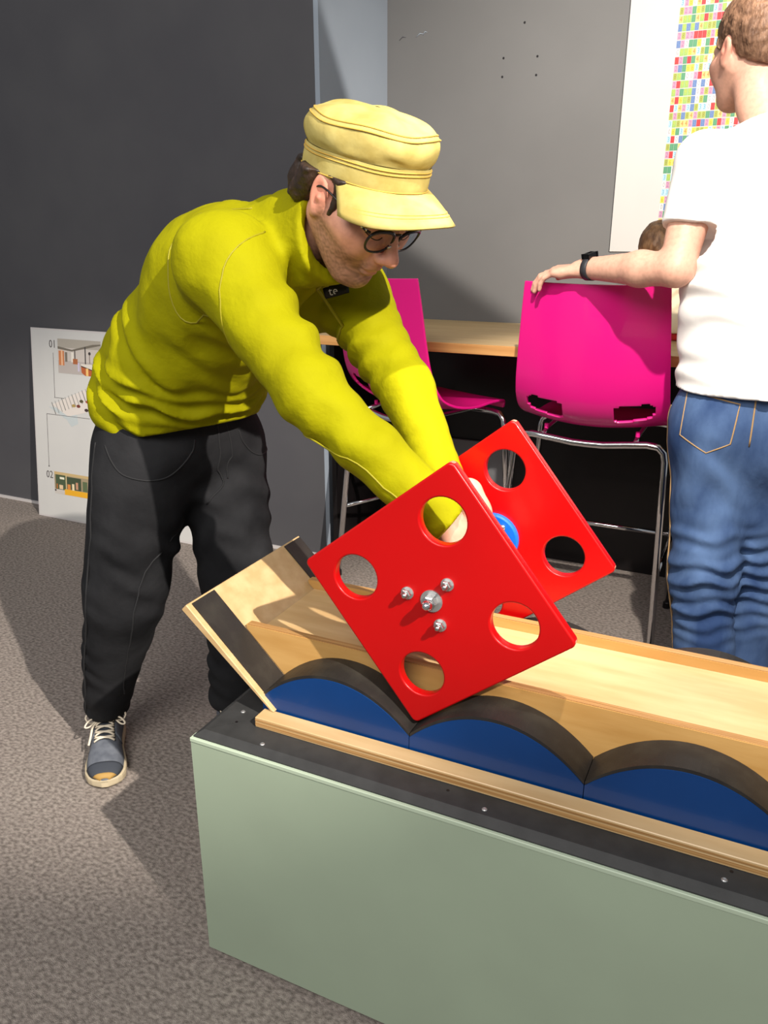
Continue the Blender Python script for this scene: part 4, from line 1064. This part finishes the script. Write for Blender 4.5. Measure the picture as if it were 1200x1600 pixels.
# T-shirt
gs_ = G((-.42, 2.12, .86), (.34, 2.80, 1.66), .0065)
gs_.cone(qPel + np.array((0, -.005, .04)), qM, .205, .185, .06, n=qF, sq=.74); gs_.cone(qM, qC, .185, .205, .07, n=qF, sq=.70)
gs_.cone(qC + (0, 0, .05), qNeck - (0, 0, .03), .13, .080, .05)
gs_.cone(qC + (0, 0, .04), qsL, .13, .068, .05); gs_.cone(qC + (0, 0, .04), qsR, .13, .078, .05)
gs_.cone(qsL, qsL * .35 + qeL * .65, .070, .068, .03); gs_.cone(qsR, qsR * .35 + qeR * .65, .075, .070, .03)
gs_.cutlocal(qsL * .38 + qeL * .62, (-.10, -.30, -.95), .092); gs_.cutlocal(qsR * .38 + qeR * .62, qeR - qsR, .092)
gs_.cone(HR((-.03, 0, -.10)), qNeck - (0, 0, .01), .060, .066, .006, 'sub')
gs_.folds(qPel, qM, 4, .008, -.2, 1.6, .32, -qF, 16, .7); gs_.folds(qM, qC, 2.5, .006, -.4, 1.0, .32, qL, 14, .2); gs_.folds(qsL, qeL, 4, .004, .1, .9, .14, -qL, 14, .3)
gs_.waves(.0035, 28, 31, 6); gs_.waves(.0014, 70, 32, 6)
gs_.cut(qPel + np.array((0, 0, .078)), (.03, .06, -1))
VS, FS = gs_.mesh(); VS = relax(VS, FS, 2); ts_ = link('t_shirt', fastmesh('t_shirt', VS, FS), 'tee', m2p)
bs = bvh_of((VS, FS))
# jeans
gq = G((-.34, 2.06, .03), (.30, 2.66, 1.06), .0065)
gq.cone(qPel + (0, 0, .10), qPel, .172, .185, .03, n=qF, sq=.72)
for s0, h_ in ((-1, qhL), (1, qhR)): gq.ell(h_ + np.array((0, -.055, -.03)), (.095, .085, .10), None, .05)
gq.cone(qhL, qkL, .112, .086, .05); gq.cone(qkL, qaL, .086, .078, .04); gq.cone(qhR, qkR, .112, .084, .05); gq.cone(qkR, qaR, .084, .078, .04)
gq.folds(qhL, qkL, 6, .006, .55, 1.5, .16, -qF, 14, 0); gq.folds(qkL, qaL, 9, .006, -.35, .65, .16, -qF, 10, 1); gq.folds(qkR, qaR, 9, .006, -.35, .65, .16, -qF, 10, 2); gq.folds(qhL, qkL, 3, .005, 0, .7, .18, -qF, 26, 1)
gq.waves(.0035, 34, 41, 6); gq.waves(.0018, 80, 42, 6)
gq.cut((0, 0, .045), (0, 0, -1)); gq.cut((0, 0, 1.02), (0, 0, 1))
VQ, FQ = gq.mesh(); VQ = relax(VQ, FQ, 1); jn = link('jeans', fastmesh('jeans', VQ, FQ), 'jeansblue', m2p); bq = bvh_of((VQ, FQ))
def Q(l, z, back=.25): return qPel + qL * l - qF * back + np.array((0, 0, z))
for sd in (1, -1):
    pk = [(.035, .055), (.165, .075), (.170, -.04), (.10, -.075), (.045, -.045)]
    pts_ = [Q(sd * a, b) for a, b in pk] + [Q(sd * .035, .055)]
    L = []
    for a, b in zip(pts_[:-1], pts_[1:]): L += [a * (1 - t) + b * t for t in np.linspace(0, 1, 6)[:-1]]
    out = [np.array(q_) for q_ in (bq.ray_cast(Vector(p), Vector(qF))[0] for p in L) if q_ is not None]
    tube('pocket_stitching', out, .0021, 'stitchtan', jn, True, 5)
tube('seat_seam', [np.array(bq.ray_cast(Vector(Q(0, z_)), Vector(qF))[0]) for z_ in np.linspace(.07, -.05, 8)], .0022, 'stitchtan', jn)
seam('side_seam', [qhL + qL * .3 + (0, 0, .1), qhL + qL * .3, qkL + qL * .3, qaL + qL * .3 + (0, 0, .05)], bq, .0022, 'stitchtan', jn)
for a, sd in ((qaL, 1), (qaR, -1)): shoe('shoe', a, (qF[0], qF[1]), m2p, ['shoedark', 'sole', 'shoedark', 'sole', 'lace'], 1.05, sd)
# wrist watch
wx = nrm(qwL - qeL); wc = qwL - wx * .012; wz = nrm(np.array((0, -.25, 1)) - wx * (np.array((0, -.25, 1)) @ wx)); wy = np.cross(wz, wx)
V, Fc = [], []; NW = 32
for i in range(NW):
    a = 2 * math.pi * i / NW
    for (r, o) in ((.0345, -.011), (.0372, -.010), (.0372, .010), (.0345, .011)): V.append(wc + wy * r * math.cos(a) + wz * r * .92 * math.sin(a) + wx * o)
for i in range(NW):
    for k in range(4): j = (i + 1) % NW; Fc.append((i * 4 + k, j * 4 + k, j * 4 + (k + 1) % 4, i * 4 + (k + 1) % 4))
wt = pymesh('watch_strap', V, Fc, 'watch', m2p, True)
bm = bmesh.new(); bmesh.ops.create_cube(bm, size=1)
mt = Matrix.Identity(4)
for i in range(3): mt[i][0], mt[i][1], mt[i][2], mt[i][3] = wx[i] * .022, wy[i] * .034, wz[i] * .009, (wc + wz * .0375)[i]
bm.transform(mt); bmesh.ops.bevel(bm, geom=bm.edges[:], offset=.003, segments=2, affect='EDGES')
bmobj('watch_case', bm, 'watchglass', wt)

# ================================================================= toddler on the high table
kid_o = np.array((-.375, 3.16, TZ))
HK = Frame((-.415, 3.215, 1.285), (.35, .93, -.15), (-.08, .05, 1), .80)
k1 = G((-.56, 2.98, .97), (-.16, 3.45, 1.42), .005); kN = np.array((-.385, 3.19, 1.20)); kP = np.array((-.345, 3.17, 1.035))
head_field(k1, HK, kN); k1.cone(kP, kN, .07, .055, .03); k1.cone(kP, kP + (.0, .0, .0), .075, .075, .03)
for sd in (-1, 1):
    k1.cone(kN + np.array((sd * .06, 0, -.03)), kN + np.array((sd * .095, .05, -.10)), .024, .021, .02); k1.cone(kN + np.array((sd * .095, .05, -.10)), kN + np.array((sd * .06, .12, -.14)), .020, .016, .01)
    k1.cone(kN + np.array((sd * .06, .12, -.14)), kN + np.array((sd * .05, .15, -.15)), .018, .014, .01)
    k1.cone(kP + np.array((sd * .045, .02, -.01)), kP + np.array((sd * .07, .13, -.012)), .040, .032, .02); k1.cone(kP + np.array((sd * .07, .13, -.012)), kP + np.array((sd * .06, .22, -.022)), .030, .026, .02)
k1.cut((0, 0, TZ + .004), (0, 0, -1))
kid = join_fields('person', [(k1, 1)], HK, srgb(226, 178, 152), 'skin', None)
tag(kid, 'small child with brown hair in a beige top, half hidden by the outstretched arm', 'person')
k2 = G((-.56, 3.02, 1.10), (-.26, 3.40, 1.43), .0045); s_ = HK.s
k2.ell(HK((-.014, 0, .047)), np.array((.106, .084, .092)) * s_, HK.A, .01); k2.ell(HK((-.055, 0, -.005)), np.array((.060, .074, .085)) * s_, HK.A, .03)
k2.ell(HK((.080, 0, -.030)), np.array((.055, .11, .075)) * s_, HK.A, .012, 'sub'); k2.cut(HK((-.08, 0, -.085)), -HK.z, .01)
k2.waves(.003, 160, 51, 7); k2.waves(.0016, 420, 52, 6)
gobj('hair', k2, 'hairlight', kid, 0)
k3 = G((-.56, 3.02, .98), (-.16, 3.42, 1.26), .005)
k3.cone(kP, kN - (0, 0, .02), .092, .070, .04); 
for sd in (-1, 1):
    k3.cone(kN + np.array((sd * .055, 0, -.03)), kN + np.array((sd * .097, .05, -.10)), .036, .031, .03); k3.cone(kN + np.array((sd * .097, .05, -.10)), kN + np.array((sd * .065, .112, -.135)), .030, .026, .02)
k3.folds(kP, kN, 4, .005, 0, 1.1, .14, (0, -1, 0), 18, 0); k3.cut((0, 0, 1.012), (0, 0, -1))
gobj('top', k3, 'beige', kid, 1)
k4 = G((-.56, 3.02, .95), (-.16, 3.45, 1.10), .005)
k4.cone(kP - (0, 0, .0), kP - (0, 0, .02), .088, .086, .03, n=(0, 1, 0), sq=.9)
for sd in (-1, 1): k4.cone(kP + np.array((sd * .045, .02, -.008)), kP + np.array((sd * .07, .13, -.012)), .048, .042, .03); k4.cone(kP + np.array((sd * .07, .13, -.012)), kP + np.array((sd * .062, .20, -.016)), .042, .036, .02)
k4.cut((0, 0, TZ + .001), (0, 0, -1)); k4.cut((0, 0, 1.05), (0, 0, 1))
gobj('trousers', k4, 'redcloth', kid, 1)
